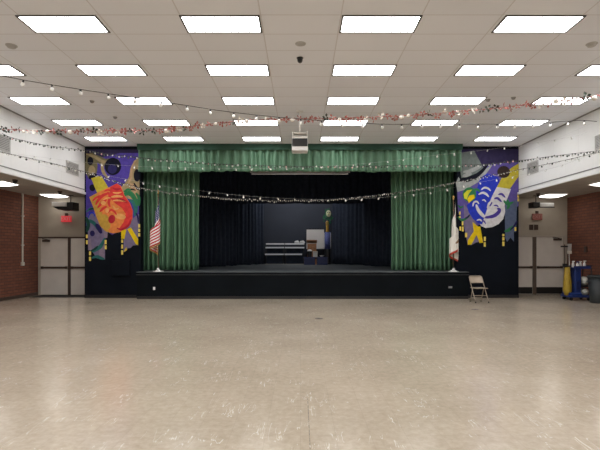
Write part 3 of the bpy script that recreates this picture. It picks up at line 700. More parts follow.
c = at(112, 298, YW)
ml = thing('wall_mural', 'painted mural of an orange and red face mask over purple', 'mural', (c.x, YW, 0))
mural(ml, [
    ('night_sky', 'darkviolet', [(85.5, 149.5), (140, 149.5), (140, 170), (128, 164), (86, 172)], 0),
    ('purple_sky', 'deepviolet', [(86, 158), (104, 157), (120, 153), (139, 153), (139, 226), (129, 226), (112, 235), (100, 226), (86, 226)], 1),
    ('lavender_banner', 'lavender', [(87.8, 214), (106, 210), (107, 230), (105, 238), (105, 259.5), (101, 257), (97, 258.5), (92, 251), (88.2, 250)], 2),
    ('lavender_edge', 'pinklavender', [[(101, 216), (104, 214), (108, 228), (107.2, 238), (104.6, 238)], [(88.5, 240), (91, 238), (92, 251), (88.6, 250)], [(99, 246), (104, 242), (104.6, 258), (99, 257)]], 3),
    ('lavender_tail', 'lavender', [(124, 231), (128, 222), (139, 214), (139.5, 229), (138.2, 232), (138, 245), (133, 245.5), (130.5, 248), (128, 248.2), (126, 251), (123.6, 252.2)], 2),
    ('tan_mask', 'olive', [ell(91.5, 166, 6.2, 13.5, 18), [(86, 153), (97, 155), (106, 159), (114, 158), (119, 160), (119, 163), (110, 163), (105, 166), (101, 165), (94, 160), (86, 160)]], 3),
    ('tan_cheek', 'tan', [arc([(86.5, 154), (95, 157), (104, 162), (112, 160)], 3.2), arc([(103, 160), (102.3, 167), (104, 173), (108, 178)], 3.2), ell(92, 171, 3.6, 5.5, 14)], 4),
    ('mask_shade', 'nearblack', [ell(90.5, 161, 3.0, 4.2, 14), ell(93, 176.5, 4.5, 2.6, 14, -0.5), ell(113, 166.5, 8.2, 8.6, 24), ell(92.6, 187.8, 3.0, 3.4, 16)], 5),
    ('dark_iris', 'navyink', [ell(112.5, 169, 4.5, 4.8, 16)], 6),
    ('tan_profile', 'tan', [(139.5, 157), (134, 161), (130.5, 169), (129, 177), (126, 182), (121.5, 187), (122, 191), (125, 194), (124, 197), (129, 199), (139.5, 199)], 3),
    ('flesh_cheek', 'flesh', [arc([(136, 160), (131.8, 168), (131, 178), (128, 184)], 2.0), [(130, 183), (136, 184), (138.5, 190), (136, 193), (131, 189)], [(128, 194), (134, 191.5), (139, 195), (136, 200), (130, 199)]], 4),
    ('profile_shade', 'nearblack', [ell(137, 175.5, 3.2, 6.4, 18), arc([(128.5, 190.5), (132, 189.3), (136, 190.5)], 1.5), arc([(134, 183), (137, 188), (139.3, 190)], 2.2)], 5),
    ('green_leaf', 'leaf', [arc([(122.5, 196.5), (127, 193.5), (131, 194), (135, 199), (137.5, 206)], 5.0), arc([(124, 192), (128, 189.5), (131, 190.5)], 2.4), arc([(136, 193), (139, 198), (139, 206)], 3.0)], 6),
    ('teal_leaf', 'teal', [arc([(130, 200), (134, 203), (136, 209), (135, 216)], 4.2), arc([(86.5, 212), (91, 208.5), (96, 210.5), (97, 216)], 2.4), arc([(86.5, 222), (90, 221), (95, 224), (98, 230)], 3.6), arc([(105, 238), (101, 246), (96, 249.5), (92.5, 252)], 4.0), arc([(92, 258), (97, 256.5), (101, 258), (104.5, 259)], 3.2)], 5),
    ('pine_leaf', 'pine', [arc([(86.5, 217), (88.5, 225), (87, 232)], 3.6), arc([(91, 251), (95, 249), (98, 246)], 2.2), arc([(89, 209.5), (94, 208.5), (96, 209)], 1.8)], 6),
    ('blue_ring', 'royal', [arc([(88.5, 218), (90, 213.5), (93.5, 213), (95, 216.5)], 1.6)], 6),
    ('navy_blob', 'navyink', [ell(92.5, 233.4, 2.4, 2.9, 16), arc([(96, 224), (99, 228), (101.5, 233.5)], 4.4), arc([(136, 213), (138, 217), (138.4, 223)], 1.8)], 6),
    ('mustard_block', 'mustard', [(91.3, 178.3), (101.3, 175.6), (108.7, 188), (98, 194.5)], 6),
    ('orange_mask', 'tangerine', [(89.5, 197.2), (97.5, 193), (104, 189.6), (110.5, 186.8), (117, 183.5), (121, 186), (124.5, 195), (130, 203), (133, 211), (132.5, 219), (128.5, 227), (121.5, 231.8), (113, 233.4), (106, 231.5), (100.5, 226), (97, 217.5), (93.5, 207)], 7),
    ('ochre_cheek', 'ochre', [[(89.8, 197.4), (97, 193.8), (99, 199), (100, 207), (103, 216), (106, 226), (110, 232.8), (105, 230.6), (100.5, 225.6), (97.2, 217), (93.5, 206)], ell(106, 222, 4.5, 8, 16, -0.3)], 8),
    ('scarlet_cheek', 'scarlet', [(110.5, 187), (117, 183.7), (120.8, 186.2), (124.2, 195), (129.8, 203.2), (132.8, 211), (132.2, 219), (128.2, 226.5), (121.5, 231.4), (119, 229), (124, 222), (126, 214), (122, 208), (115, 203), (110, 198)], 8),
    ('crimson_mark', 'crimson', [ell(112, 219.2, 3.4, 4.4, 16, 0.3), arc([(117, 228), (122, 229.5), (128.5, 225.5), (131.5, 219)], 2.2), arc([(113, 188), (117, 189.5), (121, 188.5)], 2.2), arc([(117, 199), (122, 199.5), (127, 203)], 1.8)], 9),
    ('red_stripe', 'scarlet', [arc([(96, 205), (99, 199.5), (104, 195), (110, 193)], 3.2), arc([(98, 208), (102, 203), (107, 199.5)], 2.9), arc([(108, 192), (110, 197), (109, 203), (110.5, 207)], 2.8), arc([(100, 212), (104, 208), (107, 206.5)], 2.6), arc([(93, 201), (96, 198), (101, 195.5)], 2.2), arc([(108, 213), (111, 210), (114.5, 211.5), (116.8, 215)], 2.2), arc([(104.5, 191.5), (108, 190), (112, 190.8)], 1.8)], 9),
    ('apricot_mark', 'apricot', [ell(120.5, 216.5, 5.6, 2.8, 18, 0.15), arc([(113, 192.6), (117.5, 193.2), (122, 192.2)], 1.5), arc([(111.5, 197.2), (117, 196.2), (123, 196.8)], 2.4), arc([(113, 200.8), (119, 200.4), (126, 201.6)], 1.8), arc([(103, 200.4), (107, 198.2), (111, 198)], 1.5), arc([(113, 205.5), (115.5, 209), (119, 208.4)], 1.8), ell(103.5, 203, 2.6, 2.0, 12), ell(107.5, 210.5, 1.8, 2.6, 12)], 9),
    ('yellow_ribbon', 'sunyellow', [[(121.5, 230.5), (126.6, 229.3), (124.6, 238.8), (121.5, 238.8)], [(127.5, 229.2), (131, 227.5), (138.2, 239), (138.2, 245.2), (136, 244)], [(124, 252), (126.5, 247), (127, 250)]], 8),
    ('city_window', 'lamplight', [win(122.3, 239.6, 242.8), win(122.3, 244.6, 248.6), win(122.3, 250.2, 254.6), win(87, 234.6, 238.2), win(87, 240.2, 244.2), win(90.2, 251.4, 255.2), win(90.2, 256.8, 260.8), win(105.8, 240, 244.2), win(105.8, 245.4, 249.2), win(139.3, 224.2, 227.6), win(139.3, 228.8, 232), win(139.3, 233.2, 236.4)], 7),
])
c = at(487, 298, YW)
mr = thing('wall_mural', 'painted mural of a blue and white smiling mask under a grey hat', 'mural', (c.x, YW, 0))
mural(mr, [
    ('night_sky', 'darkviolet', [(458, 149), (518.6, 149), (518.6, 166), (492, 164), (478, 172), (458, 172)], 0),
    ('purple_sky', 'purple', [(457, 184), (470, 178), (482, 170), (491, 164), (518.4, 162), (518.4, 206), (509, 212), (500, 218), (476, 226), (476, 232), (470, 236), (467.5, 231), (463.5, 224), (458, 212)], 1),
    ('grey_banner', 'bluegrey', [(504.5, 205), (518, 199), (516.5, 212), (516, 232), (513.8, 232), (513.8, 241.6), (510.5, 237.5), (507, 241.8), (505.3, 238)], 2),
    ('lavender_banner', 'lavender', [[(463.8, 204), (473, 216), (477, 226), (474.5, 233), (468, 240), (467.6, 244.5), (464, 226)], [(474, 233), (480, 231), (483, 241.5), (476, 242.4), (471, 245.2), (469.5, 244)]], 3),
    ('hat_crown', 'hatgrey', [(461.5, 153), (474, 150.6), (479, 160), (483.6, 168.4), (478, 172.5), (470, 176), (461.5, 178), (459.5, 166)], 3),
    ('hat_highlight', 'brimgrey', [arc([(463, 172), (470, 171), (477, 168), (481, 166)], 4.0), ell(467, 175, 5, 2, 12, -0.3)], 4),
    ('hat_brim', 'brimgrey', [(455.8, 183), (458.5, 177), (460.5, 180.5), (468, 180), (475, 177.5), (482, 172.5), (487, 168), (494, 162.5), (491, 167), (485.5, 174.5), (481, 179.5), (476, 183.5), (470, 187), (464, 190), (457.5, 192)], 4),
    ('hat_band', 'nearblack', [arc([(459.5, 180.4), (466, 180.4), (474, 177.2), (481, 172), (487, 165.5)], 4.2)], 5),
    ('mustard_block', 'mustard', [(518.4, 163.5), (518.4, 176.5), (509.4, 189.4), (496.6, 187.2), (502, 177.5), (511, 168)], 3),
    ('dark_disc', 'umber', [ell(503.5, 172, 6.4, 6.0, 22)], 4),
    ('white_mask', 'chalk', [(496.6, 187), (510.8, 189.2), (507, 199), (504.4, 205), (505, 212), (503, 219), (498.5, 224), (492, 227.2), (485.5, 228), (481, 226), (479, 222), (484, 212), (488.5, 205), (492, 196)], 5),
    ('blue_mask', 'royal', [(480, 178), (487, 173.5), (498, 177), (499, 182), (496.6, 187), (492, 196), (488.5, 204), (486, 212), (483.5, 219), (482, 224.6), (478, 223.2), (472.5, 218.5), (468.5, 212), (466.8, 205), (471, 201), (475, 197), (477, 189)], 6),
    ('white_brow', 'chalk', [arc([(481, 190), (484, 187.8), (487.5, 188.4), (490.5, 191)], 2.0), arc([(478.3, 194.6), (482.5, 192.8), (486, 194.2), (488.6, 197)], 2.4), arc([(482, 200.4), (484, 200), (485.8, 202)], 1.4), arc([(472.6, 206.5), (473.6, 202.6), (476.5, 201.6), (478.8, 204)], 1.9), arc([(476, 204.5), (478, 210), (482.6, 215.5), (485, 217)], 3.4), arc([(487, 208), (489, 203.5), (491, 201.5)], 2.2), arc([(476.5, 220.4), (479.6, 219.6), (481.5, 221.5)], 1.6)], 8),
    ('blue_smile', 'deepviolet', [arc([(483, 217.4), (488, 217.2), (494, 215.8), (498.2, 212.4), (499.2, 209.4), (496.8, 208.6)], 3.6), arc([(498, 194.6), (501.5, 194.2), (505, 197.6)], 2.2), arc([(494, 198.8), (497.5, 198.4), (501.4, 202)], 2.4), arc([(489.6, 206.4), (490.6, 203.6), (492, 202.6)], 2.2), arc([(493.4, 205.8), (496, 205.4), (498.4, 207)], 1.5), arc([(481.5, 219.5), (484, 221.5), (485.5, 224)], 1.4)], 8),
    ('green_ball', 'leaf', [ell(469.3, 194.6, 6.8, 7.2, 24), arc([(473, 190), (477, 189.6), (480, 192)], 2.4)], 7),
    ('lime_patch', 'lime', [[(463.4, 194), (466.8, 190.6), (472, 189.6), (468.5, 194), (466.6, 199.5), (464, 198.5)], ], 8),
    ('yellow_patch', 'sunyellow', [(467, 199.5), (469.2, 195.6), (473.8, 194.6), (474.6, 198), (470.4, 201.4), (468.8, 203.4)], 8),
    ('green_swirl', 'leaf', [arc([(457.8, 216.8), (461.5, 220), (466, 218.4), (470, 215)], 2.2), arc([(503.5, 200.5), (507.5, 204), (513, 202)], 3.0), arc([(507, 199.5), (508.6, 205), (507, 209)], 2.8), arc([(504.6, 231.5), (508.5, 230), (513.5, 226)], 3.2), arc([(458, 205), (460.5, 207.5), (463, 206)], 1.8)], 6),
    ('navy_swirl', 'navyink', [arc([(510, 230), (514, 226), (516.6, 221)], 1.8), arc([(464.5, 218.5), (467.5, 217), (469.5, 214.6)], 1.5)], 7),
    ('yellow_ribbon', 'sunyellow', [[(472.4, 222), (477, 225.8), (479.5, 227.6), (478, 232), (471.2, 244.6), (467.6, 244.8), (467.6, 240.4), (473.6, 231.4)], [(475.5, 226.8), (480, 226.6), (482.8, 242.6), (479.4, 243), (475.8, 233)]], 7),
    ('city_window', 'lamplight', [win(459.7, 211.6, 214.6, 1.5), win(459.7, 216, 218, 1.5), win(462.5, 221.4, 225.4, 1.5), win(462.7, 226.6, 231.4, 1.5), win(460.2, 226.6, 230.6, 1.6), win(466, 232.8, 237.2, 1.9), win(484.6, 236.8, 241, 1.8), win(484.6, 242.2, 246.6, 1.8), win(503.2, 234, 236.2, 1.9), win(503.2, 237.2, 240.4, 1.9), win(503.2, 241.6, 246, 1.9), win(515.2, 227.2, 230.8, 1.5), win(517.9, 194.6, 197.6, 1.4), win(517.9, 198.4, 201.4, 1.4)], 7),
])
# dark panel box on the mural wall
p0, p1 = at(112.5, 276, YW), at(130.5, 260.5, YW)
t = thing('wall_panel_box', 'shallow black box on the wall below the orange mask mural', 'panel box', ((p0.x+p1.x)/2, YW, p0.z))
rel(MB().box(p0.x, p1.x, YW-0.09, YW, p0.z, p1.z, 0.01).build('housing', 'blackpaint'), t)
rel(MB().box(p0.x+0.03, p1.x-0.03, YW-0.10, YW-0.09, p0.z+0.03, p1.z-0.03, 0.004).build('cover', 'blackpaint'), t)

# ------------------------------------------------------------------ wall fittings
def vent(x, sx, y0, y1, z0, z1, label):
    t = thing('wall_vent', label, 'vent', (x, (y0+y1)/2, z0), 0, 'wall vents')
    a, h = (y1-y0)/2, z1-z0
    X = lambda d0, d1: (min(sx*d0, sx*d1), max(sx*d0, sx*d1))
    MB().box(*X(0, 0.004), -a, a, 0, h).build('backing', 'ventdark', t)
    MB().box(*X(0, 0.02), -a, -a+0.03, 0, h).box(*X(0, 0.02), a-0.03, a, 0, h).box(*X(0, 0.02), -a+0.03, a-0.03, 0, 0.03).box(*X(0, 0.02), -a+0.03, a-0.03, h-0.03, h).build('frame', 'ventgrey', t)
    s = MB(); n = 8
    for k in range(n):
        z = 0.03 + (h-0.06)*(k+0.5)/n; s.box(*X(0.003, 0.016), -a+0.03, a-0.03, z-0.012, z+0.006)
    s.build('louvre', 'ventgrey', t)
vent(XL, 1, 14.30, 15.10, EYE+2.47, EYE+2.86, 'grey louvred vent on the left white wall, close to the mural')
vent(XL, 1, 10.70, 11.55, EYE+2.47, EYE+2.87, 'grey louvred vent on the left white wall, nearer the viewer')
vent(XR, -1, 14.25, 14.95, EYE+2.47, EYE+2.86, 'grey louvred vent on the right white wall, close to the mural')
vent(XR, -1, 10.75, 11.50, EYE+2.54, EYE+2.90, 'grey louvred vent on the right white wall, nearer the viewer')

t = thing('wall_conduit', 'pale vertical conduit pipe on the left brick wall', 'pipe', (AL, 15.6, 1.16))
yk = 15.62
rel(MB().tube([(AL+0.03, yk, 1.2), (AL+0.03, yk, SOF-0.005)], 0.028, 10).build('pipe', 'offwhite'), t)
rel(MB().box(AL+0.001, AL+0.07, yk-0.06, yk+0.06, 1.10, 1.22, 0.008).build('junction_box', 'offwhite'), t)
for z in (1.8, 2.8): rel(MB().box(AL+0.001, AL+0.064, yk-0.05, yk+0.05, z-0.02, z+0.02, 0.004).build('clamp', 'offwhite'), t)

def exit_sign(x, y0, z, w, h, m, lm, label):
    t = thing('exit_sign', label, 'exit sign', (x, y0, z))
    MB().box(-w/2, w/2, -0.07, 0, 0, h, 0.01).build('housing', m, t)
    MB().box(-0.05, 0.05, -0.05, 0, h-0.01, h+0.10, 0.006).build('bracket', 'brown', t)
    cu = bpy.data.curves.new('letters', 'FONT'); cu.body = 'EXIT'; cu.size = h*0.85; cu.align_x = 'CENTER'; cu.align_y = 'CENTER'; cu.extrude = 0.002
    o = bpy.data.objects.new('letters_src', cu); COL.objects.link(o)
    dg = bpy.context.evaluated_depsgraph_get(); me = bpy.data.meshes.new_from_object(o.evaluated_get(dg)); bpy.data.objects.remove(o)
    me.transform(Matrix.Translation((0, -0.073, h/2)) @ Matrix.Rotation(PI/2, 4, 'X')); me.materials.append(M[lm])
    q = bpy.data.objects.new('lettering', me); COL.objects.link(q); q.parent = t
p = at(66.8, 222, DL); exit_sign(p.x, DL, p.z, 0.36, 0.22, 'red', 'signletters', 'red lit EXIT sign above the left doors')
p = at(536.6, 220.2, DR); exit_sign(p.x, DR, p.z, 0.36, 0.24, 'dullred', 'dullletters', 'dull red EXIT sign above the right doors')
p0, p1 = at(529, 230, DR), at(538, 224.6, DR)
t = thing('sign_plate', 'small dark two-panel plate below the dull red EXIT sign', 'plate', ((p0.x+p1.x)/2, DR, p0.z))
for a, b in ((p0.x, p0.x+0.15), (p0.x+0.18, p1.x)): rel(MB().box(a, b, DR-0.02, DR, p0.z, p1.z, 0.004).build('panel', 'brown'), t)
rel(MB().box(p0.x-0.01, p1.x+0.01, DR-0.008, DR, p0.z-0.01, p1.z+0.01).build('backplate', 'doorframe'), t)

# hanging units over the doors
p = at(60, 206, 15.9)
t = thing('hanging_unit', 'black hanging box unit with pale front above the left exit doors', 'hanging unit', (p.x, 15.9, p.z))
MB().prism([(-0.24, 0.12), (0.24, 0.12), (0.46, 0.14), (0.46, -0.14), (0.30, -0.16), (-0.05, -0.13), (-0.24, -0.02)], -0.02, 0.42).build('body', 'black', t)
MB().box(-0.25, 0.25, -0.08, -0.02, -0.02, 0.13, 0.01).build('front', 'white', t)
MB().tube([(0.27, 0.2, 0.12), (0.27, 0.2, SOF-p.z-0.02)], 0.02).box(0.20, 0.34, 0.13, 0.27, SOF-p.z-0.02, SOF-p.z).build('hanger', 'brown', t)
p = at(543, 205.3, 16.1)
t = thing('hanging_unit', 'black and grey hanging box unit above the right exit doors', 'hanging unit', (p.x, 16.1, p.z))
MB().box(-0.40, -0.14, -0.08, 0.25, -0.09, 0.11, 0.02).build('body', 'black', t)
MB().box(-0.14, 0.36, -0.06, 0.20, -0.07, 0.08, 0.02).build('front', 'ventgrey', t)
MB().box(-0.14, 0.37, -0.075, -0.06, -0.09, -0.06).build('rail', 'black', t)
MB().tube([(-0.2, 0.1, 0.1), (-0.2, 0.1, SOF-p.z-0.02)], 0.02).box(-0.27, -0.13, 0.03, 0.17, SOF-p.z-0.02, SOF-p.z).build('hanger', 'brown', t)
def dome(x, y, label):
    t = thing('ceiling_sensor', label, 'sensor', (x, y, SOF))
    MB().lathe([(0.07, 0), (0.07, -0.04), (0.05, -0.05)], n=16).build('base', 'brown', t)
    MB().ball((0, 0, -0.07), 0.055, 1, 1, 1).build('eye', 'black', t, True)
dome(at(60, 0, 15.0).x, 15.0, 'small black sensor under the soffit over the left doors')
dome(-7.89, 12.6, 'small black sensor under the left soffit, nearer the viewer')
dome(at(538, 0, 15.6).x, 15.6, 'small black sensor under the soffit over the right doors')
p = at(586, 249, 15.8)
tag(recentre(MB().box(AR-0.05, AR, 15.72, 15.86, 1.55, 1.76, 0.008).build('wall_box', 'brown')), 'small brown box on the right brick wall above the cart', 'wall box')

# ceiling projector
D = 11.65
t = thing('projector', 'white projector with black rear hanging from the ceiling centre', 'projector', (at(299.8, 0, D).x, D, CEIL))
z = lambda y: EYE + (HY-y)*D/F - CEIL
MB().lathe([(0.09, 0), (0.09, -0.015), (0.03, -0.04)], n=16).build('ceiling_plate', 'white', t)
MB().tube([(0, 0, -0.03), (0, 0, z(132))], 0.022, 10).build('pole', 'white', t, True)
MB().box(-0.17, 0.19, -0.02, 0.20, z(139)+0.02, z(138)+0.045, 0.01).box(-0.19, -0.165, -0.02, 0.2, z(141), z(131.5), 0.006).box(0.175, 0.20, -0.02, 0.2, z(141), z(131.5), 0.006).box(-0.17, 0.19, 0.0, 0.18, z(133.5), z(132.4), 0.004).build('mount', 'offwhite', t)
bd = MB().box(-0.205, 0.205, -0.05, 0.33, z(151), z(138.5), 0.02).build('body', 'white', t)
MB().box(-0.198, 0.198, -0.060, -0.045, z(146.8), z(138.9), 0.012).build('rear_panel', 'black', bd)
MB().lathe([(0.05, 0.33), (0.05, 0.36), (0.035, 0.365)], (0.08, 0, z(145)), 16, 'Y').build('lens', 'black', bd)

# ------------------------------------------------------------------ folding chair
cy = 14.25; ch = thing('folding_chair', 'tan metal folding chair standing open before the black stage wall', 'chair', (at(478.6, 0, cy).x, cy, 0), 0.12)
# faces the viewer: local -y is the front
W = 0.212
ft = Vector((0, -0.22, 0)); top = Vector((0, 0.22, 0.80))
lean = lambda s: ft.lerp(top, s)
b = MB(); pts = []
for s in [0, .2, .4, .6, .8, .93]: q = lean(s); pts.append((-W, q.y, q.z + 0.01))
for a in (0.25, 0.5, 0.75): pts.append((-W+0.06*(1-math.cos(a*PI/2)), lean(0.93+0.07*math.sin(a*PI/2)).y, lean(0.93+0.07*math.sin(a*PI/2)).z+0.01))
q = lean(1.0); pts.append((-W+0.06, q.y, q.z+0.01))
pts = pts + [(-x, y, z) for x, y, z in pts[::-1]]
b.tube(pts, 0.0125, 8).build('front_frame', 'tanmetal', ch, True)
for s in (-1, 1):
    MB().tube([(s*(W-0.03), 0.02, 0.44), (s*(W-0.03), 0.10, 0.22), (s*(W-0.03), 0.185, 0.01)], 0.0115, 8).build('rear_leg', 'tanmetal', ch, True)
MB().tube([(-W, lean(0.27).y, lean(0.27).z), (W, lean(0.27).y, lean(0.27).z)], 0.010, 8).build('front_stretcher', 'tanmetal', ch, True)
MB().tube([(-W+0.03, 0.14, 0.13), (W-0.03, 0.14, 0.13)], 0.010, 8).build('rear_stretcher', 'tanmetal', ch, True)
b = bmesh.new(); bmesh.ops.create_cube(b, size=1)
for v in b.verts: v.co = Vector((v.co.x*(0.37 if v.co.y > 0 else 0.395), -0.02 + v.co.y*0.40, 0.447 + v.co.z*0.022))
bmesh.ops.bevel(b, geom=b.edges[:], offset=0.009, segments=3, affect='EDGES')
MB().merge(b).build('seat', 'tanseat', ch, True)
b = bmesh.new(); bmesh.ops.create_grid(b, x_segments=16, y_segments=8, size=1)
for v in b.verts:
    x, s = v.co.x, 0.745 + 0.245*(v.co.y*0.5+0.5)
    q = lean(s); w = 0.195*(1 - 0.07*max(0, v.co.y)**4)
    v.co = Vector((x*w, q.y + 0.03*(1-x*x) - 0.012, q.z))
bp = MB().merge(b).build('backrest', 'tanseat', ch, True); so = bp.modifiers.new('sheet', 'SOLIDIFY'); so.thickness = 0.012
for x, y in ((-W, -0.22), (W, -0.22), (-W+0.03, 0.187), (W-0.03, 0.187)):
    MB().lathe([(0.018, 0), (0.018, 0.03), (0.014, 0.035)], (x, y, 0), 10).build('foot_cap', 'black', ch)

# ------------------------------------------------------------------ janitor's corner
D = 14.9; p = at(575.5, 0, D)
ct = thing('cleaning_cart', 'blue janitor cart with yellow bag by the right brick wall', 'cart', (p.x, D, 0), 0.0)
zz = lambda y: EYE + (HY-y)*D/F
xx = lambda x: (x-575.5)*D/F
MB().box(xx(565), xx(586.5), -0.27, 0.27, 0.10, 0.17, 0.03).box(xx(565.8), xx(578), -0.25, 0.25, 0.15, 0.26, 0.04).build('platform', 'blue', ct)
MB().box(xx(571.6), xx(577.6), -0.20, 0.24, 0.17, zz(267.5), 0.03).build('cabinet', 'blue', ct)
MB().box(xx(572.6), xx(576.8), -0.215, -0.2, 0.35, zz(281), 0.01).build('cabinet_panel', 'navy', ct)
for z0, z1 in ((zz(286.8), zz(284.8)), (zz(296.4), zz(295.0))):
    MB().box(xx(577.5), xx(588), -0.24, 0.24, z0, z1, 0.01).build('shelf', 'black', ct)
MB().box(xx(569.5), xx(586), -0.24, 0.24, zz(268.6), zz(267.2), 0.01).box(xx(569.5), xx(586), -0.25, -0.235, zz(268.6), zz(265.8), 0.005).build('top_tray', 'blue', ct)
MB().tube([(xx(587), -0.22, 0.15), (xx(587), -0.22, zz(268)), (xx(588.5), -0.2, zz(265.5)), (xx(588.5), 0.2, zz(265.5)), (xx(587), 0.22, zz(268)), (xx(587), 0.22, 0.15)], 0.018).build('handle_frame', 'black', ct, True)
for sx in (567.5, 584.5):
    for y in (-0.2, 0.2):
        MB().lathe([(0.02, -0.02), (0.05, -0.02), (0.055, 0), (0.05, 0.02), (0.02, 0.02)], (xx(sx), y, 0.055), 14, 'Y').build('wheel', 'black', ct)
b = MB(); rings = []
prof = [(zz(267), 0.075), (zz(273), 0.09), (zz(282), 0.12), (zz(290), 0.13), (zz(295), 0.09)]
b.lathe([(r, z) for z, r in prof[::-1]], (xx(566.5), -0.05, 0), 14).build('bag', 'yellow', ct, True)
MB().tube([(xx(566.5)+0.095*math.cos(a), -0.05+0.095*math.sin(a), zz(266)) for a in [2*PI*k/14 for k in range(14)]], 0.02, 8, True).box(xx(562.3), xx(566), -0.08, 0.0, zz(267), zz(263.6), 0.01).build('bag_rim', 'black', ct)
tray = zz(267.2)
def bottle(x, y, h, label, m='white', cap='offwhite'):
    t = thing('spray_bottle', label, 'bottle', (p.x+xx(x), D+y, tray), 0, 'bottles on the cart')
    MB().lathe([(0.036, 0), (0.04, 0.02), (0.04, h*0.55), (0.018, h*0.75), (0.016, h*0.82)], n=14).build('bottle_body', m, t, True)
    MB().box(-0.02, 0.02, -0.07, 0.03, h*0.82, h, 0.008).build('trigger_head', cap, t)
bottle(571.2, -0.1, 0.21, 'white spray bottle at the left end of the cart top', 'white', 'white')
bottle(574.8, -0.14, 0.19, 'white spray bottle, second from left on the cart top', 'white', 'blue')
bottle(578.4, -0.10, 0.20, 'white spray bottle, third from left on the cart top')
bottle(582.0, -0.13, 0.22, 'white spray bottle at the right end of the cart top')
def pack(x0, x1, z0, h, label):
    b = MB().ball((0, 0, h/2), 0.5, xx(x1)-xx(x0), 0.36, h, 14, 10)
    for v in b.bm.verts: v.co.z = min(max(v.co.z, h*0.06), h*0.95) - h*0.06; v.co.x += 0.01*math.sin(v.co.z*50)
    o = b.build('paper_pack', 'palebag', None, True); o.location = (p.x+(xx(x0)+xx(x1))/2, D-0.04, z0); tag(o, label, 'pack', 'pale packs on the cart')
pack(578.8, 586.8, zz(284.8), 0.30, 'pale grey pack on the upper shelf of the cart')
pack(578.8, 586.8, zz(295.0), 0.26, 'pale grey pack on the lower shelf of the cart')

def pole_tool(name, x, y, D2, ytop, label, cat, hm, lean_x=0.0):
    q = at(x, 0, D2); H = EYE + (HY-ytop)*D2/F
    return thing(name, label, cat, (q.x, D2, 0)), H
t, H = pole_tool('push_broom', 569.3, 0, 15.35, 243.8, 'upright broom with pale head up behind the blue cart', 'broom', 'white')
MB().tube([(0, 0, 0.0), (0, 0, H-0.28)], 0.014).build('handle', 'offwhite', t, True)
MB().box(-0.06, 0.07, -0.03, 0.03, H-0.34, H-0.24, 0.012).build('head', 'offwhite', t)
b = MB()
for k in range(9): b.tube([(-0.05+0.0135*k, 0, H-0.25), (-0.055+0.0155*k, 0.0, H)], 0.012, 5)
b.build('bristles', 'ventgrey', t)
t, H = pole_tool('dust_mop', 564.6, 0, 15.3, 244.5, 'dark upright mop handle with clamp beside the yellow bag', 'mop', 'black')
MB().tube([(0, 0, 0.05), (0, 0, H)], 0.016).build('handle', 'brown', t, True)
MB().box(-0.12, 0.10, -0.03, 0.03, H-0.09, H-0.04, 0.01).build('clamp', 'black', t)
MB().box(-0.09, 0.09, -0.06, 0.06, 0, 0.07, 0.02).build('head', 'ventdark', t)

D3 = 14.05; q = at(599.0, 0, D3)
t = thing('trash_can', 'dark grey round trash can beside the blue cart', 'trash can', (q.x, D3, 0))
MB().lathe([(0.24, 0), (0.25, 0.02), (0.30, 0.78), (0.285, 0.78), (0.24, 0.06)], n=28).build('barrel', 'can', t, True)
MB().lathe([(0.30, 0.775), (0.325, 0.78), (0.325, 0.83), (0.30, 0.845), (0.285, 0.80)], n=28).build('rim', 'can', t, True)
for s in (-1, 1): MB().tube([(s*0.31, -0.07, 0.68), (s*0.36, -0.05, 0.66), (s*0.36, 0.05, 0.66), (s*0.31, 0.07, 0.68)], 0.014).build('handle', 'can', t, True)

# floor plates
for x, y, lab in ((at(319, 0, 10.8).x, 10.8, 'small round dark floor plate near the hall centre'), (at(475, 0, 12.5).x, 12.5, 'small round dark floor plate before the folding chair')):
    t = thing('floor_plate', lab, 'floor plate', (x, y, 0))
    MB().lathe([(0.10, 0), (0.10, 0.004), (0.085, 0.008)], n=20).build('cover', 'brown', t); MB().lathe([(0.03, 0.007), (0.03, 0.011)], n=12).build('cap', 'fixture', t)

# ------------------------------------------------------------------ strings of lights
def curve_pts(ctrl, n):
    P = [Vector(c) for c in ctrl]; S = []
    m = len(P)
    for i in range(m-1):
        p0, p1, p2, p3 = P[max(i-1, 0)], P[i], P[i+1], P[min(i+2, m-1)]
        for k in range(24):
            t = k/24; S.append(0.5*((2*p1) + (p2-p0)*t + (2*p0-5*p1+4*p2-p3)*t*t + (3*p1-p0-3*p2+p3)*t**3))
    S.append(P[-1])
    L = [0]
    for a, b in zip(S, S[1:]): L.append(L[-1] + (b-a).length)
    def at_len(l):
        for i in range(len(L)-1):
            if L[i+1] >= l: t = (l-L[i])/max(L[i+1]-L[i], 1e-9); return S[i].lerp(S[i+1], t)
        return S[-1]
    return [at_len(L[-1]*k/n) for k in range(n+1)], L[-1]
def string_line(name, label, ctrl, wire_m, wire_r):
    pts, L = curve_pts(ctrl, 90)
    c = pts[0]; t = thing(name, label, 'string lights', c)
    MB().tube([q-c for q in pts], wire_r, 5).build('cord', wire_m, t)
    return t, c, ctrl
def attach(t, proto_objs, pos, spin, scale=1.0):
    """first of a kind is used as it is, later ones are copies (with sub-parts)"""
    root = proto_objs
    o = root.copy(); COL.objects.link(o); o.parent = t; o.location = pos; o.rotation_euler = spin; o.scale = (scale,)*3
    for ch in root.children:
        d = ch.copy(); COL.objects.link(d); d.parent = o
    return o
def proto(name, m, mb, subs=()):
    o = mb.build(name, m, None, True)
    for n2, m2, mb2 in subs: mb2.build(n2, m2, o, True)
    return o
PROTOS = []
def globe(r):
    o = proto('bulb', 'bulb', MB().ball((0, 0, -0.045-r), r, 1, 1, 1.15, 12, 8), [('socket', 'black', MB().lathe([(0.010, 0.004), (0.018, 0.0), (0.018, -0.04), (0.014, -0.05)], n=10))]); PROTOS.append(o); return o
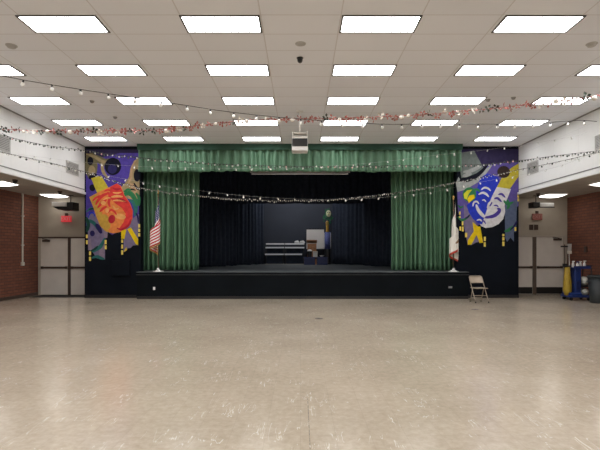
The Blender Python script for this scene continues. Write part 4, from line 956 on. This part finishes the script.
def mini(m, r, sub=True):
    o = proto('mini_bulb', m, MB().ball((0, 0, -r*1.6), r, 1, 1, 1.3, 8, 6), [('socket', 'wire', MB().lathe([(r*0.7, r*1.1), (r*0.8, 0), (r*0.6, -r*0.6)], n=6))] if sub else []); PROTOS.append(o); return o
def wall_end(x_side, D, Z): return Vector((x_side, D, EYE+Z))

# large globe string, slanting from the near left to the far right
ctrl = [wall_end(XL, 6.6, 3.15), at(0, 75.5, 8.05), at(53, 85, 8.3), at(117, 95, 8.6), at(177, 104, 9.0), at(234, 112.5, 9.4), at(300, 119, 9.8), at(378, 124, 10.3), at(444, 123.8, 10.6), at(523, 124, 10.95), at(578, 120.5, 11.2), wall_end(XR, 11.45, 3.25)]
t, c, _ = string_line('string_lights', 'thin cord of large pale globe bulbs slanting below the ceiling', ctrl, 'wire', 0.007)
g0 = globe(0.034); pts, L = curve_pts(ctrl, 33)
for k, q in enumerate(pts[1:-1]): attach(t, g0, q-c, (R.uniform(-.15, .15), R.uniform(-.15, .15), R.uniform(0, 6)))

# foil garland, slanting the other way
ctrl = [wall_end(XL, 11.1, 2.95), at(6, 129.2, 11.0), at(45, 130.8, 10.9), at(120, 130.5, 10.7), at(170, 129, 10.55), at(210, 124, 10.4), at(262, 119.5, 10.2), at(340, 118, 10.0), at(400, 116, 9.8), at(470, 110.5, 9.6), at(550, 102, 9.4), at(600, 95, 9.3), wall_end(XR, 9.1, 3.4)]
t, c, _ = string_line('garland', 'foil garland of red, pearl and dark pieces across the hall', ctrl, 'redwire', 0.006)
t['category'] = 'garland'
def scrap(m, s):
    b = MB()
    for k in range(5):
        a = 2*PI*k/5 + 0.3; d = Vector((math.cos(a), 0.6*math.sin(2*a), math.sin(a))); e = d.cross(Vector((0, 1, 0.2))).normalized()
        v = [b.bm.verts.new(d*0.1*s), b.bm.verts.new(d*0.6*s + e*0.35*s), b.bm.verts.new(d*s), b.bm.verts.new(d*0.6*s - e*0.35*s), b.bm.verts.new(d*0.6*s + Vector((0, 0.2*s, 0)))]
        for i in range(4): b.bm.faces.new((v[i], v[(i+1) % 4], v[4]))
    o = b.build('foil_piece', m); PROTOS.append(o); return o
sc_ = [scrap('gred', 0.075), scrap('gwhite', 0.075), scrap('gdark', 0.072), proto('foil_piece', 'gwhite', MB().ball((0, 0, 0), 0.042, 1, 1, 1, 10, 8))]
PROTOS.append(sc_[3])
pts, L = curve_pts(ctrl, 101)
for k, q in enumerate(pts[1:-1]):
    side = abs(k-50)/50
    ch_ = R.random(); which = 3 if ch_ < 0.15 else 1 if ch_ < 0.30 else (2 if ch_ < 0.30 + 0.70*(0.22 + 0.6*side*side) else 0)
    attach(t, sc_[which], q-c + Vector((0, R.uniform(-.02, .02), R.uniform(-0.05, 0.02))), (R.uniform(-1, 1), R.uniform(0, 6), R.uniform(-1, 1)), R.uniform(0.9, 1.35))

b = MB()
for q0, q1 in zip(pts[:-1], pts[1:]):
    q = q0.lerp(q1, 0.5) - c; b.tube([q + Vector((R.uniform(-.05, 0), R.uniform(-.02, .02), R.uniform(-.03, .02))), q + Vector((R.uniform(0, .05), R.uniform(-.02, .02), R.uniform(-.04, .02)))], [0.016, 0.006], 5)
x_ = b.build('foil_fringe', 'gred', t); x_['kind'] = 'stuff'
# two dense mini strings and two sparse strings of small globes
def mini_string(label, ctrl, n, kinds, r, wire_m='wire', wire_r=0.006, cluster=0.02, name='string_lights', extra=()):
    t, c, _ = string_line(name, label, ctrl, wire_m, wire_r)
    pts, L = curve_pts(ctrl, n+1)
    if extra:
        b = MB()
        for (q0, q1) in zip(pts[:-1], pts[1:]):
            for f_ in extra:
                q = q0.lerp(q1, f_) - c + Vector((0, R.uniform(-cluster, cluster), R.uniform(-cluster, cluster) - r*1.2)); b.ball(q, r*R.uniform(0.8, 1.1), 1, 1, 1.25, 6, 5)
        x_ = b.build('small_bulbs', 'gdark' if len(extra) == 1 else 'minibulb', t, True); x_['kind'] = 'stuff'
    for q in pts[1:-1]:
        attach(t, R.choice(kinds), q-c + Vector((0, R.uniform(-cluster, cluster), R.uniform(-cluster, cluster))), (R.uniform(-.7, .7), R.uniform(-.7, .7), R.uniform(0, 6)), R.uniform(0.85, 1.2))
w1 = mini('minibulb', 0.017); p1_ = mini('pinkbulb', 0.017); d1 = mini('gdark', 0.022, False)
YC = 11.25
A = lambda x, y, D=YC: at(x, y, D)
mini_string('dense string of pale and pink mini bulbs dipping before the green valance', [wall_end(XL, YC, EYE*0+2.90), A(8, 136.5), A(25, 141), A(50, 146), A(85, 150.5), A(100, 153), A(140, 157.5), A(180, 161.3), A(230, 164.5), A(300, 166.3), A(360, 166.3), A(400, 165.6), A(460, 165), A(485, 164.3), A(520, 160.5), A(560, 155.3), A(592, 151.5), wall_end(XR, YC, 2.48)], 100, [w1, w1, w1, p1_, d1], 0.02, extra=(0.5,))
w2 = mini('minibulb', 0.0125)
YD = 11.05
A = lambda x, y, D=YD: at(x, y, D)
mini_string('dense string of tiny pale bulbs dipping low across the dark stage opening', [wall_end(XL, YD, 2.42), A(10, 154), A(50, 163), A(85, 172), A(140, 187.5), A(200, 195.8), A(250, 199.5), A(300, 200.6), A(350, 198), A(400, 192), A(450, 183.5), A(515, 170.5), A(545, 164.5), A(575, 158), A(595, 153), wall_end(XR, YD, 2.40)], 100, [w2, w2, w2, d1], 0.012, extra=(0.35, 0.68))
sg = proto('bulb', 'bulb', MB().ball((0, 0, -0.040), 0.0185, 1, 1, 1.15, 10, 8), [('socket', 'ventgrey', MB().lathe([(0.008, 0.004), (0.012, 0.0), (0.012, -0.02)], n=8))]); PROTOS.append(sg)
YE = 11.55
A = lambda x, y, D=YE: at(x, y, D)
mini_string('sparse string of small pale bulbs crossing the dark stage opening', [wall_end(XL, YE, 2.45), A(40, 160), A(85, 171), A(141, 182), A(175, 188), A(199, 190.5), A(222, 193.5), A(260, 197), A(300, 199), A(345, 199.5), A(386, 197), A(430, 192.5), A(470, 184), A(520, 175), A(560, 166), wall_end(XR, YE, 2.5)], 34, [sg], 0.02, 'palewire', 0.0018, 0.0)
YF = 11.85
A = lambda x, y, D=YF: at(x, y, D)
mini_string('sparse string of small pale bulbs before the valance and right wall', [wall_end(XL, YF, 2.52), A(40, 157), A(85, 162.5), A(141, 166.5), A(166, 167), A(240, 168.5), A(300, 167.5), A(370, 163), A(440, 154.7), A(476, 151), A(511, 146.5), A(548, 141), A(580, 135), wall_end(XR, YF, 3.1)], 33, [sg], 0.02, 'palewire', 0.0018, 0.0)
for o in PROTOS:
    for chd in list(o.children): bpy.data.objects.remove(chd)
    bpy.data.objects.remove(o)

# ------------------------------------------------------------------ world, camera, view
w = bpy.data.worlds.new('world'); SC.world = w; w.use_nodes = True
w.node_tree.nodes['Background'].inputs[0].default_value = (0.02, 0.02, 0.022, 1)
cam = bpy.data.cameras.new('camera'); co = bpy.data.objects.new('camera', cam); COL.objects.link(co)
co.location = (0, 0, EYE); co.rotation_euler = (PI/2, 0, 0)
cam.sensor_width = 36; cam.lens = F/600*36; cam.shift_y = (HY-225)/600; cam.shift_x = -(CX-300)/600
cam.clip_end = 100; SC.camera = co
vs = SC.view_settings
vs.view_transform = 'Standard'; vs.look = 'None'; vs.exposure = 0.12; vs.gamma = 1.0; vs.use_curve_mapping = False
SC.cycles.max_bounces = 8; SC.cycles.diffuse_bounces = 6; SC.cycles.glossy_bounces = 3
SC.cycles.use_denoising = True; SC.cycles.sample_clamp_indirect = 8
